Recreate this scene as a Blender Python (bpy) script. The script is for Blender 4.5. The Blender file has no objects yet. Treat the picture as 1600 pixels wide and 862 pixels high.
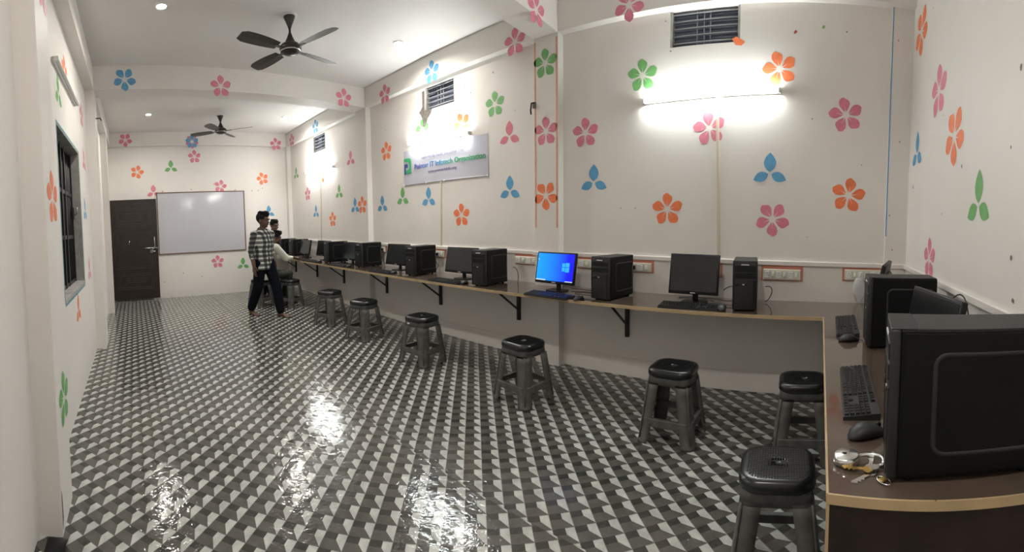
import bpy, bmesh, math, random
from mathutils import Vector, Matrix
random.seed(7)
PI = math.pi
SC = bpy.context.scene
COL = SC.collection

# ---------------------------------------------------------------- camera (the photo is a hand-held cylindrical panorama)
CAM_H = 1.42
FPX = 677.495; CY = 381.361
YAW, PITCH, ROLL = math.radians(-40.06), math.radians(-3.23), math.radians(0.532)
Mw = Matrix.Rotation(-YAW, 3, 'Z') @ Matrix.Rotation(PITCH, 3, 'X') @ Matrix.Rotation(ROLL, 3, 'Y')
cd = bpy.data.cameras.new('camera')
cam = bpy.data.objects.new('camera', cd); COL.objects.link(cam)
rot = Matrix((Mw.col[0], Mw.col[2], -Mw.col[1])).transposed()
cam.matrix_world = Matrix.Translation((0, 0, CAM_H)) @ rot.to_4x4()
cd.type = 'PANO'
cd.panorama_type = 'CENTRAL_CYLINDRICAL'
cd.central_cylindrical_range_u_min = -800 / FPX
cd.central_cylindrical_range_u_max = 800 / FPX
cd.central_cylindrical_range_v_min = (CY - 862) / FPX
cd.central_cylindrical_range_v_max = CY / FPX
cd.central_cylindrical_radius = 1.0
cd.clip_start = 0.02; cd.clip_end = 60
SC.camera = cam

# ---------------------------------------------------------------- world, exposure
w = bpy.data.worlds.new('night'); SC.world = w; w.use_nodes = True
w.node_tree.nodes['Background'].inputs[0].default_value = (0.02, 0.025, 0.04, 1)
w.node_tree.nodes['Background'].inputs[1].default_value = 0.5
SC.view_settings.view_transform = 'Standard'
SC.view_settings.look = 'None'
SC.view_settings.exposure = 2.6
SC.view_settings.gamma = 1.0
SC.view_settings.use_curve_mapping = False
SC.cycles.use_denoising = True
SC.cycles.max_bounces = 10
SC.cycles.diffuse_bounces = 8
SC.cycles.sample_clamp_indirect = 6
TUBE_POWER = 22.0
LED_POWER = 330.0

# ---------------------------------------------------------------- room dimensions (metres)
N, NP = 3.518, 3.428            # computer wall, face of its pillars and lintel beam
S, SP = -0.516, -0.401          # window wall, face of its pillars
XE = 0.748                      # near end wall
H, HB = 3.441, 3.158            # ceiling, underside of beams
WS, WN = (-8.95, S), (-9.25, N) # far end wall
HC = 0.775                      # counter top
HL = 1.103                      # top of the wall ledge

# ---------------------------------------------------------------- materials
def new_mat(name):
    m = bpy.data.materials.new(name); m.use_nodes = True
    nt = m.node_tree; b = nt.nodes['Principled BSDF']
    return m, nt, b
def mat(name, col, rough=0.5, metal=0.0, spec=0.5, vary=0.0, vscale=6.0, bump=0.0, bscale=40.0, coat=0.0, emit=None, alpha=1.0, trans=0.0):
    m, nt, b = new_mat(name)
    c = (*col, 1)
    b.inputs['Base Color'].default_value = c
    b.inputs['Roughness'].default_value = rough
    b.inputs['Metallic'].default_value = metal
    b.inputs['Specular IOR Level'].default_value = spec
    b.inputs['Coat Weight'].default_value = coat
    b.inputs['Alpha'].default_value = alpha
    b.inputs['Transmission Weight'].default_value = trans
    tc = nt.nodes.new('ShaderNodeTexCoord')
    if vary > 0:
        n = nt.nodes.new('ShaderNodeTexNoise'); n.inputs['Scale'].default_value = vscale; n.inputs['Detail'].default_value = 5
        nt.links.new(tc.outputs['Object'], n.inputs['Vector'])
        r = nt.nodes.new('ShaderNodeMapRange'); r.inputs['From Min'].default_value = .3; r.inputs['From Max'].default_value = .7
        r.inputs['To Min'].default_value = 1 - vary; r.inputs['To Max'].default_value = 1 + vary
        nt.links.new(n.outputs['Fac'], r.inputs['Value'])
        mx = nt.nodes.new('ShaderNodeVectorMath'); mx.operation = 'SCALE'; mx.inputs[0].default_value = col
        nt.links.new(r.outputs['Result'], mx.inputs['Scale'])
        nt.links.new(mx.outputs['Vector'], b.inputs['Base Color'])
    if bump > 0:
        n2 = nt.nodes.new('ShaderNodeTexNoise'); n2.inputs['Scale'].default_value = bscale; n2.inputs['Detail'].default_value = 4
        nt.links.new(tc.outputs['Object'], n2.inputs['Vector'])
        bp = nt.nodes.new('ShaderNodeBump'); bp.inputs['Strength'].default_value = bump; bp.inputs['Distance'].default_value = 0.004
        nt.links.new(n2.outputs['Fac'], bp.inputs['Height']); nt.links.new(bp.outputs['Normal'], b.inputs['Normal'])
    if emit:
        b.inputs['Emission Color'].default_value = (*emit[0], 1); b.inputs['Emission Strength'].default_value = emit[1]
    return m

def paint_mat(name, col):
    m, nt, b = new_mat(name)
    tc = nt.nodes.new('ShaderNodeTexCoord')
    n = nt.nodes.new('ShaderNodeTexNoise'); n.inputs['Scale'].default_value = 1.3; n.inputs['Detail'].default_value = 6
    nt.links.new(tc.outputs['Object'], n.inputs['Vector'])
    r = nt.nodes.new('ShaderNodeValToRGB')
    r.color_ramp.elements[0].position = .3; r.color_ramp.elements[0].color = (*[c * .93 for c in col], 1)
    r.color_ramp.elements[1].position = .7; r.color_ramp.elements[1].color = (*col, 1)
    nt.links.new(n.outputs['Fac'], r.inputs['Fac']); nt.links.new(r.outputs['Color'], b.inputs['Base Color'])
    b.inputs['Roughness'].default_value = .55
    n2 = nt.nodes.new('ShaderNodeTexNoise'); n2.inputs['Scale'].default_value = 5; n2.inputs['Detail'].default_value = 8
    nt.links.new(tc.outputs['Object'], n2.inputs['Vector'])
    bp = nt.nodes.new('ShaderNodeBump'); bp.inputs['Strength'].default_value = .35; bp.inputs['Distance'].default_value = .01
    nt.links.new(n2.outputs['Fac'], bp.inputs['Height']); nt.links.new(bp.outputs['Normal'], b.inputs['Normal'])
    return m

def floor_mat():
    m, nt, b = new_mat('patterned_vinyl')
    L = nt.links
    def math_(op, a, c=None, d=None):
        n = nt.nodes.new('ShaderNodeMath'); n.operation = op
        for i, v in enumerate((a, c, d)):
            if v is None: continue
            if isinstance(v, (int, float)): n.inputs[i].default_value = v
            else: L.new(v, n.inputs[i])
        return n.outputs[0]
    tc = nt.nodes.new('ShaderNodeTexCoord')
    sp = nt.nodes.new('ShaderNodeSeparateXYZ'); L.new(tc.outputs['Object'], sp.inputs[0])
    X, Y = sp.outputs[0], sp.outputs[1]
    c = 0.104; k = 1 / (math.sqrt(2) * c)
    # sheet joint along the room at y = 1.545: the pattern is offset across it
    side = math_('GREATER_THAN', Y, 1.545)
    un = math_('MULTIPLY', math_('ADD', X, Y), k); vn = math_('MULTIPLY', math_('SUBTRACT', X, Y), k)
    ua, va = (-0.724 + 1.788) * k, (-0.724 - 1.788) * k
    ub, vb = (-2.066 - 0.086) * k, (-2.066 + 0.086) * k
    offu = math_('ADD', ub, math_('MULTIPLY', side, ua - ub)); offv = math_('ADD', vb, math_('MULTIPLY', side, va - vb))
    u = math_('SUBTRACT', un, offu); v = math_('SUBTRACT', vn, offv)
    fu = math_('FRACT', u); fv = math_('FRACT', v)
    right = math_('GREATER_THAN', fu, .56)
    slope = math_('MULTIPLY_ADD', math_('MAXIMUM', math_('SUBTRACT', fu, .56), 0.0), .6 / .44, .4)
    upper = math_('LESS_THAN', fv, slope)
    light = math_('MULTIPLY', right, upper)
    dark = math_('MULTIPLY', math_('SUBTRACT', 1.0, right), math_('LESS_THAN', fv, .4))
    noise = nt.nodes.new('ShaderNodeTexNoise'); noise.inputs['Scale'].default_value = 14; noise.inputs['Detail'].default_value = 6
    L.new(tc.outputs['Object'], noise.inputs['Vector'])
    var = nt.nodes.new('ShaderNodeMapRange'); var.inputs[1].default_value = .3; var.inputs[2].default_value = .7; var.inputs[3].default_value = .8; var.inputs[4].default_value = 1.2
    L.new(noise.outputs['Fac'], var.inputs[0])
    def mix(f, a, bb):
        n = nt.nodes.new('ShaderNodeMix'); n.data_type = 'RGBA'
        L.new(f, n.inputs['Factor'])
        for s, v in ((n.inputs['A'], a), (n.inputs['B'], bb)):
            if isinstance(v, tuple): s.default_value = v
            else: L.new(v, s)
        return n.outputs['Result']
    base = mix(dark, (.088, .086, .078, 1), (.042, .043, .039, 1))
    base = mix(light, base, (.43, .44, .42, 1))
    # thin dark outlines along the bands and the sheet joint
    seam = math_('LESS_THAN', math_('ABSOLUTE', math_('SUBTRACT', Y, 1.545)), .0015)
    line = math_('MAXIMUM', math_('LESS_THAN', fv, .03), seam)
    line = math_('MAXIMUM', line, math_('GREATER_THAN', fu, .975))
    base = mix(math_('MULTIPLY', line, .55), base, (.04, .04, .038, 1))
    sc = nt.nodes.new('ShaderNodeVectorMath'); sc.operation = 'SCALE'
    L.new(base, sc.inputs[0]); L.new(var.outputs[0], sc.inputs['Scale'])
    L.new(sc.outputs[0], b.inputs['Base Color'])
    b.inputs['Roughness'].default_value = .075
    b.inputs['Specular IOR Level'].default_value = .5
    # the vinyl lies in soft waves with fine crinkles
    n1 = nt.nodes.new('ShaderNodeTexNoise'); n1.inputs['Scale'].default_value = 3.5; n1.inputs['Detail'].default_value = 2
    n2 = nt.nodes.new('ShaderNodeTexNoise'); n2.inputs['Scale'].default_value = 26; n2.inputs['Detail'].default_value = 3; n2.inputs['Distortion'].default_value = .8
    for n in (n1, n2): L.new(tc.outputs['Object'], n.inputs['Vector'])
    hgt = math_('ADD', math_('MULTIPLY', n1.outputs['Fac'], 1.0), math_('MULTIPLY', n2.outputs['Fac'], .25))
    bp = nt.nodes.new('ShaderNodeBump'); bp.inputs['Strength'].default_value = 1; bp.inputs['Distance'].default_value = .0075
    L.new(hgt, bp.inputs['Height']); L.new(bp.outputs['Normal'], b.inputs['Normal'])
    return m

def plaid_mat():
    m, nt, b = new_mat('plaid_cotton')
    L = nt.links
    tc = nt.nodes.new('ShaderNodeTexCoord'); sp = nt.nodes.new('ShaderNodeSeparateXYZ'); L.new(tc.outputs['Object'], sp.inputs[0])
    def st(sock, per, off):
        a = nt.nodes.new('ShaderNodeMath'); a.operation = 'MULTIPLY_ADD'; L.new(sock, a.inputs[0]); a.inputs[1].default_value = 1 / per; a.inputs[2].default_value = off
        f = nt.nodes.new('ShaderNodeMath'); f.operation = 'FRACT'; L.new(a.outputs[0], f.inputs[0])
        g = nt.nodes.new('ShaderNodeMath'); g.operation = 'LESS_THAN'; L.new(f.outputs[0], g.inputs[0]); g.inputs[1].default_value = .42
        return g.outputs[0]
    xy = nt.nodes.new('ShaderNodeMath'); xy.operation = 'ADD'; L.new(sp.outputs[0], xy.inputs[0]); L.new(sp.outputs[1], xy.inputs[1])
    a, c = st(xy.outputs[0], .070, .2), st(sp.outputs[2], .070, .1)
    s = nt.nodes.new('ShaderNodeMath'); s.operation = 'ADD'; L.new(a, s.inputs[0]); L.new(c, s.inputs[1])
    h = nt.nodes.new('ShaderNodeMath'); h.operation = 'MULTIPLY'; L.new(s.outputs[0], h.inputs[0]); h.inputs[1].default_value = .5
    r = nt.nodes.new('ShaderNodeValToRGB'); r.color_ramp.interpolation = 'CONSTANT'
    e = r.color_ramp.elements
    e[0].position = 0; e[0].color = (.018, .02, .022, 1)
    e[1].position = .4; e[1].color = (.10, .105, .10, 1)
    q = e.new(.9); q.color = (.55, .55, .50, 1)
    L.new(h.outputs[0], r.inputs['Fac']); L.new(r.outputs['Color'], b.inputs['Base Color'])
    b.inputs['Roughness'].default_value = .85
    return m

WHITE = (.77, .735, .70)
M = dict(
    wall=paint_mat('white_wall_paint', WHITE),
    ceil=paint_mat('ceiling_paint', (.76, .735, .715)),
    pink=mat('pink_stencil_paint', (.66, .20, .27), .55, vary=.1, vscale=20), orange=mat('orange_stencil_paint', (.82, .20, .075), .55, vary=.1, vscale=20),
    green=mat('green_stencil_paint', (.15, .40, .13), .55, vary=.1, vscale=20), blue=mat('blue_stencil_paint', (.10, .33, .56), .55, vary=.1, vscale=20),
    fade=mat('faded_orange_line_paint', (.68, .36, .25), .6, vary=.15, vscale=12), cement=mat('bare_cement', (.16, .14, .125), .9, vary=.3, vscale=25, bump=.8, bscale=60),
    spot=mat('wall_nick', (.20, .17, .15), .9),
    floor=floor_mat(),
    black=mat('black_plastic', (.005, .006, .007), .42, spec=.3), satin=mat('satin_black_steel', (.003, .0035, .004), .5, spec=.22),
    greyblk=mat('dark_grey_plastic', (.018, .019, .020), .5, spec=.4), seat=mat('glossy_black_stool_plastic', (.010, .011, .012), .26, spec=.5, vary=.25, vscale=15),
    leg=mat('dusty_grey_stool_plastic', (.088, .088, .082), .5, vary=.3, vscale=18),
    screen=mat('dark_lcd_glass', (.010, .012, .014), .18), chrome=mat('chrome', (.78, .78, .77), .24, 1.0), steel=mat('dull_steel', (.35, .35, .34), .35, 1.0),
    brass=mat('brass', (.55, .38, .12), .35, 1.0), logo=mat('silver_logo', (.6, .6, .62), .4),
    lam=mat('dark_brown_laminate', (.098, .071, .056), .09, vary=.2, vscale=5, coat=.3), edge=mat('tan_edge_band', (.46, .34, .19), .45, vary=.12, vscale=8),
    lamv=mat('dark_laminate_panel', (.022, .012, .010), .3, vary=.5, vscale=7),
    brk=mat('black_painted_steel', (.010, .010, .010), .5), cream=mat('cream_pvc', (.60, .54, .42), .45), ivory=mat('ivory_switch_plastic', (.62, .60, .50), .4),
    redpaint=mat('red_mask_paint', (.60, .23, .17), .6), red=mat('red_plastic', (.5, .04, .03), .4),
    cable=mat('black_cable', (.012, .012, .012), .5), white=mat('white_plastic', (.75, .75, .74), .4),
    board=mat('whiteboard_gloss', (.50, .50, .54), .12), wood=mat('brown_frame', (.16, .085, .05), .5),
    doorrib=mat('door_moulding_sheen', (.050, .034, .028), .3), door=mat('dark_brown_door_laminate', (.022, .014, .012), .35, vary=.3, vscale=9),  # moulding colour lightened to stand for reflections on the dark door
    flex=mat('white_flex_banner', (.47, .47, .54), .35), navy=mat('navy_print', (.03, .06, .28), .5), pgreen=mat('green_print', (.03, .35, .12), .5), ink=mat('purple_grey_print', (.12, .10, .20), .5),
    ventpane=mat('blue_grey_louvre', (.15, .18, .24), .6), ventbar=mat('pale_grey_bar', (.36, .38, .42), .5),
    iron=mat('black_iron', (.012, .012, .013), .45), night=mat('night_darkness', (.02, .022, .025), .6), reveal=mat('grey_plaster_reveal', (.35, .34, .32), .8, vary=.2, vscale=12),
    teal=mat('teal_line_paint', (.10, .34, .40), .6),
    fan=mat('dark_brown_fan_metal', (.022, .016, .014), .35), fanblade=mat('brown_fan_blade', (.055, .045, .040), .45),
    bag=mat('thin_white_plastic_film', (.7, .7, .7), .35, alpha=.55),
    skin=mat('brown_skin', (.105, .050, .032), .5, vary=.1, vscale=10), hair=mat('black_hair', (.004, .0035, .003), .7, spec=.2, bump=.8, bscale=120),
    plaid=plaid_mat(), jeans=mat('dark_navy_denim', (.0045, .006, .010), .95, spec=.12, bump=.3, bscale=90), shirt=mat('off_white_cotton', (.56, .57, .50), .85, bump=.4, bscale=25),
    olive=mat('olive_grey_cotton', (.045, .05, .036), .9, spec=.15), maroon=mat('dark_maroon_cotton', (.022, .018, .02), .9, spec=.15), eyew=mat('eye_white', (.30, .28, .26), .4), lip=mat('lips', (.16, .055, .045), .5),
)
# lamps
M['tube'] = mat('lit_tube', (1, 1, 1), emit=((.93, 1.0, .98), TUBE_POWER))
M['led'] = mat('lit_led', (1, 1, 1), emit=((1.0, .95, .86), LED_POWER))
def screen_lit():
    m, nt, b = new_mat('lit_blue_desktop')
    tc = nt.nodes.new('ShaderNodeTexCoord'); sp = nt.nodes.new('ShaderNodeSeparateXYZ'); nt.links.new(tc.outputs['Object'], sp.inputs[0])
    mr = nt.nodes.new('ShaderNodeMapRange'); mr.inputs[1].default_value = -.21; mr.inputs[2].default_value = .21
    nt.links.new(sp.outputs[0], mr.inputs[0])
    r = nt.nodes.new('ShaderNodeValToRGB'); e = r.color_ramp.elements
    e[0].position = 0; e[0].color = (0, .28, 1, 1); e[1].position = .85; e[1].color = (0, .002, .9, 1)
    q = e.new(.45); q.color = (0, .16, 1, 1)
    nt.links.new(mr.outputs[0], r.inputs['Fac'])
    b.inputs['Base Color'].default_value = (0, 0, 0, 1); b.inputs['Roughness'].default_value = .2
    nt.links.new(r.outputs['Color'], b.inputs['Emission Color']); b.inputs['Emission Strength'].default_value = .24
    return m
M['lit'] = screen_lit()
M['litpane'] = mat('lit_desktop_emblem', (0, 0, 0), emit=((.02, .35, 1), .22)); M['litbar'] = mat('lit_taskbar', (0, 0, 0), emit=((.75, .85, 1), .17))

# ---------------------------------------------------------------- mesh helpers
class MB:
    def __init__(s): s.v = []; s.f = []; s.mi = []; s.mats = []; s.sm = []
    def m(s, name):
        if name not in s.mats: s.mats.append(name)
        return s.mats.index(name)
    def add(s, verts, faces, m, T=None, smooth=False):
        o = len(s.v); k = s.m(m)
        for p in verts:
            p = Vector(p)
            s.v.append(tuple(T @ p) if T is not None else tuple(p))
        for f in faces: s.f.append([i + o for i in f]); s.mi.append(k); s.sm.append(smooth)
        return s
    def bm(s, b, m, T=None, smooth=False):
        b.verts.ensure_lookup_table(); b.verts.index_update()
        s.add([v.co.copy() for v in b.verts], [[v.index for v in f.verts] for f in b.faces], m, T, smooth); b.free(); return s
    def box(s, lo, hi, m, bev=0.0, seg=1, T=None):
        b = bmesh.new(); bmesh.ops.create_cube(b, size=1)
        c = [(lo[i] + hi[i]) / 2 for i in range(3)]; d = [hi[i] - lo[i] for i in range(3)]
        for v in b.verts: v.co = Vector((c[0] + v.co.x * d[0], c[1] + v.co.y * d[1], c[2] + v.co.z * d[2]))
        if bev > 0: bmesh.ops.bevel(b, geom=b.edges[:], offset=min(bev, min(d) * .45), segments=seg, profile=.5, affect='EDGES')
        return s.bm(b, m, T, seg > 1)
    def prism(s, poly, z0, z1, m, T=None, smooth=False):
        n = len(poly); v = [(x, y, z0) for x, y in poly] + [(x, y, z1) for x, y in poly]
        f = [list(range(n))[::-1], list(range(n, 2 * n))] + [[i, (i + 1) % n, (i + 1) % n + n, i + n] for i in range(n)]
        return s.add(v, f, m, T, smooth)
    def loft(s, rings, m, T=None, cap=True, smooth=True, closed=True):
        n = len(rings[0]); v = [p for r in rings for p in r]; f = []
        for i in range(len(rings) - 1):
            for j in range(n if closed else n - 1):
                a, b_ = i * n + j, i * n + (j + 1) % n
                f.append([a, b_, b_ + n, a + n])
        if cap: f.append(list(range(n))[::-1]); f.append([(len(rings) - 1) * n + j for j in range(n)])
        return s.add(v, f, m, T, smooth)
    def lathe(s, prof, m, seg=24, T=None, cap=True):
        return s.loft([[(r * math.cos(2 * PI * j / seg), r * math.sin(2 * PI * j / seg), z) for j in range(seg)] for r, z in prof], m, T, cap)
    def tube(s, pts, r, m, seg=8, T=None, radii=None):
        pts = [Vector(p) for p in pts]; rings = []
        up = Vector((0, 0, 1))
        prev = None
        for i, p in enumerate(pts):
            t = (pts[min(i + 1, len(pts) - 1)] - pts[max(i - 1, 0)]).normalized()
            if prev is None:
                a = t.cross(up)
                if a.length < .05: a = t.cross(Vector((1, 0, 0)))
                a.normalize()
            else:
                a = (prev - t * prev.dot(t)).normalized()
            prev = a; b_ = t.cross(a)
            rr = radii[i] if radii else r
            if not isinstance(rr, tuple): rr = (rr, rr)
            rings.append([tuple(p + a * rr[0] * math.cos(2 * PI * j / seg) + b_ * rr[1] * math.sin(2 * PI * j / seg)) for j in range(seg)])
        return s.loft(rings, m, T)
    def build(s, name, parent=None, loc=None, rotz=0, mat_override=None):
        me = bpy.data.meshes.new(name)
        me.from_pydata(s.v, [], s.f)
        for k in s.mats: me.materials.append(M[k])
        me.polygons.foreach_set('material_index', s.mi); me.polygons.foreach_set('use_smooth', s.sm)
        b = bmesh.new(); b.from_mesh(me); bmesh.ops.recalc_face_normals(b, faces=b.faces[:]) if not getattr(s, 'keep', False) else None
        b.to_mesh(me); b.free(); me.update()
        o = bpy.data.objects.new(name, me); COL.objects.link(o)
        if parent is not None: o.parent = parent
        if loc: o.location = loc
        if rotz: o.rotation_euler = (0, 0, rotz)
        return o

def tag(o, label=None, cat=None, group=None, kind=None):
    if label: o['label'] = label
    if cat: o['category'] = cat
    if group: o['group'] = group
    if kind: o['kind'] = kind
    return o
def empty(name, loc=(0, 0, 0), rotz=0):
    o = bpy.data.objects.new(name, None); COL.objects.link(o); o.location = loc; o.rotation_euler = (0, 0, rotz); o.empty_display_size = .05
    return o
def copy_tree(o, parent=None):
    c = o.copy(); COL.objects.link(c)
    if parent is not None: c.parent = parent
    for ch in list(o.children): copy_tree(ch, c)
    return c
def struct(o): o['kind'] = 'structure'; return o
def bez(p0, p1, p2, p3, n=12):
    out = []
    for i in range(n + 1):
        t = i / n; a = (1 - t) ** 3; b_ = 3 * t * (1 - t) ** 2; c = 3 * t * t * (1 - t); d = t ** 3
        out.append(tuple(a * p0[k] + b_ * p1[k] + c * p2[k] + d * p3[k] for k in range(3)))
    return out
def rrect(w, h, r, n=5, cx=0, cy=0):
    pts = []
    for (sx, sy, a0) in ((1, 1, 0), (-1, 1, 90), (-1, -1, 180), (1, -1, 270)):
        for i in range(n + 1):
            a = math.radians(a0 + 90 * i / n)
            pts.append((cx + sx * (w / 2 - r) + r * math.cos(a), cy + sy * (h / 2 - r) + r * math.sin(a)))
    return pts

# ================================================================ the room
def petal(ang, R, skew=.07):
    """one stencilled petal: wide towards the tip, with a thin unpainted slit in its inner half"""
    L_ = [(.16, -.03), (.27, -.12), (.44, -.25), (.60, -.315), (.75, -.30), (.86, -.19), (1.0, -.05 + skew), (.97, .13), (.86, .265), (.66, .315), (.46, .25), (.28, .12), (.16, .03), (.36, .012), (.56, 0), (.36, -.012)]
    c, s = math.cos(ang), math.sin(ang)
    return [((x * c - y * s) * R, (x * s + y * c) * R) for x, y in L_]
def leaf(ang, r0, r1, w, R):
    L_ = []
    for i in range(9):
        t = i / 8; L_.append((r0 + (r1 - r0) * t, w * math.sin(PI * t ** .9) ** .85))
    L_ += [(x, -y) for x, y in L_[-2:0:-1]]
    c, s = math.cos(ang), math.sin(ang)
    return [((x * c - y * s) * R, (x * s + y * c) * R) for x, y in L_]
def flower_polys(t, R, rot):
    r = math.radians(rot)
    if t == 'f': return [petal(PI / 2 + r + k * 2 * PI / 5, R) for k in range(5)]
    return [leaf(PI / 2 + r, .06, 1.0, .30, R), leaf(PI / 2 + math.radians(112) + r, .08, .86, .24, R), leaf(PI / 2 - math.radians(112) + r, .08, .86, .24, R)]
def decal(mb, O, u, n, polys, m, off=.0012):
    """paint on a wall, kept inside that wall's own mesh"""
    O = Vector(O); u = Vector(u).normalized(); n = Vector(n).normalized(); z = Vector((0, 0, 1))
    for p in polys:
        mb.add([O + u * a + z * b_ + n * off for a, b_ in p], [list(range(len(p)))], m)
def blob(r, n=9, sy=1.0):
    return [(r * (.7 + .5 * random.random()) * math.cos(2 * PI * i / n), sy * r * (.7 + .5 * random.random()) * math.sin(2 * PI * i / n)) for i in range(n)]

walls = {k: MB() for k in ('N', 'S', 'E', 'WW', 'WB', 'P2', 'P1', 'NB', 'S0', 'S1', 'S2', 'B1', 'B2')}
UV = {'N': ((1, 0, 0), (0, -1, 0)), 'Np': ((1, 0, 0), (0, -1, 0)), 'NB': ((1, 0, 0), (0, -1, 0)), 'S': ((-1, 0, 0), (0, 1, 0)), 'Sp': ((-1, 0, 0), (0, 1, 0)), 'E': ((0, -1, 0), (-1, 0, 0))}
def along(a, b_):
    d = Vector((b_[0] - a[0], b_[1] - a[1], 0)).normalized()
    return (tuple(d), (d.y, -d.x, 0))
UV['WW'] = UV['WB'] = along(WS, WN)
B1S, B1N = -5.282, -5.705       # east faces of the two cross beams at the window wall and the computer wall
B2S, B2N = -1.974, -2.304
UV['B1'] = along((B1S, SP), (B1N, NP)); UV['B2'] = along((B2S, SP), (B2N, NP))

FLOWERS = [
    ('N', 'f', 'g', -1.49, 3.52, 2.66, 0.142, 0), ('N', 'f', 'p', -2.06, 3.52, 2.22, 0.142, 0), ('N', 'f', 'p', -0.89, 3.52, 2.18, 0.142, 8),
    ('N', 'f', 'o', -0.32, 3.52, 2.64, 0.142, 15), ('N', 'f', 'p', 0.22, 3.52, 2.29, 0.142, 10), ('N', 't', 'b', -1.97, 3.52, 1.76, 0.168, 0),
    ('N', 't', 'b', -0.38, 3.52, 1.81, 0.168, 0), ('N', 'f', 'o', -1.25, 3.52, 1.51, 0.142, 0), ('N', 'f', 'p', -0.35, 3.52, 1.44, 0.142, 36),
    ('N', 'f', 'o', 0.26, 3.52, 1.65, 0.142, -10), ('N', 't', 'p', -2.98, 3.52, 2.29, 0.168, 0), ('N', 'f', 'g', -3.18, 3.52, 2.66, 0.142, 0),
    ('N', 'f', 'o', -3.7, 3.52, 2.53, 0.142, 20), ('N', 'f', 'g', -4.44, 3.52, 2.59, 0.142, 0), ('N', 'f', 'o', -5.29, 3.52, 2.44, 0.142, 0),
    ('N', 't', 'b', -2.98, 3.52, 1.72, 0.168, 0), ('N', 't', 'b', -4.34, 3.52, 1.69, 0.168, 0), ('N', 't', 'g', -4.91, 3.52, 1.73, 0.168, 0),
    ('N', 't', 'b', -5.43, 3.52, 1.65, 0.168, 0), ('N', 'f', 'o', -3.73, 3.52, 1.48, 0.142, 0), ('Np', 'f', 'g', -2.45, 3.43, 2.9, 0.142, 0),
    ('Np', 'f', 'p', -2.445, 3.43, 2.26, 0.142, 0), ('Np', 'f', 'o', -2.45, 3.43, 1.65, 0.142, 36), ('Np', 'f', 'b', -4.12, 3.43, 3.22, 0.142, 0),
    ('Np', 'f', 'p', -5.16, 3.43, 3.21, 0.142, 0), ('Np', 'f', 'p', -2.82, 3.43, 3.19, 0.142, 0), ('Np', 'f', 'p', -1.58, 3.43, 3.23, 0.142, 36),
    ('Np', 'f', 'b', -7.54, 3.43, 3.25, 0.142, 0), ('Np', 'f', 'p', -8.79, 3.43, 3.24, 0.142, 0), ('N', 't', 'g', -8.83, 3.52, 2.5, 0.168, 0),
    ('N', 't', 'p', -6.37, 3.52, 2.46, 0.168, 0), ('N', 't', 'p', -6.02, 3.52, 2.57, 0.168, 90), ('N', 'f', 'o', -7.52, 3.52, 2.32, 0.142, 0),
    ('N', 't', 'g', -6.82, 3.52, 1.94, 0.168, 0), ('N', 'f', 'p', -8.23, 3.52, 2.04, 0.142, 0), ('N', 't', 'b', -7.84, 3.52, 1.63, 0.168, 0),
    ('N', 'f', 'o', -7.11, 3.52, 1.49, 0.142, 0), ('Np', 't', 'b', -6.1, 3.43, 1.66, 0.168, 0), ('Np', 'f', 'o', -5.87, 3.43, 1.69, 0.142, 0),
    ('B1', 'f', 'b', -5.32, -0.02, 3.27, 0.142, 36), ('B1', 'f', 'p', -5.46, 1.19, 3.21, 0.142, 0), ('B1', 'f', 'p', -5.66, 3.04, 3.24, 0.142, -5),
    ('B2', 'f', 'p', -2.27, 3.05, 3.2, 0.142, 0), ('WB', 'f', 'p', -8.9, -0.08, 3.29, 0.142, 36), ('WB', 'f', 'p', -9.01, 1.3, 3.23, 0.142, 36),
    ('WB', 'f', 'b', -9.01, 1.3, 3.23, 0.142, 0), ('WB', 'f', 'p', -9.15, 3.18, 3.21, 0.142, 5), ('WW', 'f', 'o', -9.0, 0.13, 2.64, 0.142, -20),
    ('WW', 't', 'g', -9.05, 0.84, 2.7, 0.168, 0), ('WW', 'f', 'p', -9.09, 1.35, 2.93, 0.142, 0), ('WW', 't', 'p', -9.02, 0.45, 2.2, 0.168, 0),
    ('WW', 'f', 'p', -9.13, 1.89, 2.3, 0.142, -15), ('WW', 'f', 'o', -9.2, 2.86, 2.46, 0.142, 15), ('WW', 't', 'b', -9.21, 2.98, 1.7, 0.168, 0),
    ('WW', 'f', 'p', -9.12, 1.76, 0.69, 0.142, 0), ('WW', 't', 'g', -9.16, 2.33, 0.58, 0.168, 0), ('S', 't', 'g', -3.26, -0.52, 2.48, 0.168, 0),
    ('S', 'f', 'o', -3.67, -0.52, 2.8, 0.142, 0), ('S', 'f', 'p', -4.81, -0.52, 2.73, 0.142, 0), ('S', 't', 'p', -4.83, -0.52, 2.21, 0.168, 0),
    ('S', 't', 'b', -4.69, -0.52, 1.65, 0.168, 0), ('S', 't', 'o', -3.76, -0.52, 0.74, 0.168, 0), ('S', 't', 'p', -4.83, -0.52, 0.99, 0.168, 0),
    ('Sp', 'f', 'o', -2.17, -0.4, 1.61, 0.142, 0), ('Sp', 'f', 'g', -2.19, -0.4, 0.58, 0.142, 0), ('Sp', 'f', 'p', -2.18, -0.4, 2.68, 0.142, 0),
    ('E', 'f', 'o', 0.75, 3.23, 2.88, 0.185, 36), ('E', 'f', 'p', 0.75, 2.68, 2.28, 0.172, 0), ('E', 'f', 'o', 0.75, 2.32, 1.93, 0.168, 36),
    ('E', 't', 'b', 0.75, 3.22, 1.96, 0.178, 0), ('E', 't', 'g', 0.75, 1.91, 1.53, 0.173, 0), ('E', 'f', 'p', 0.75, 2.75, 1.21, 0.142, 0),
]


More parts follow.
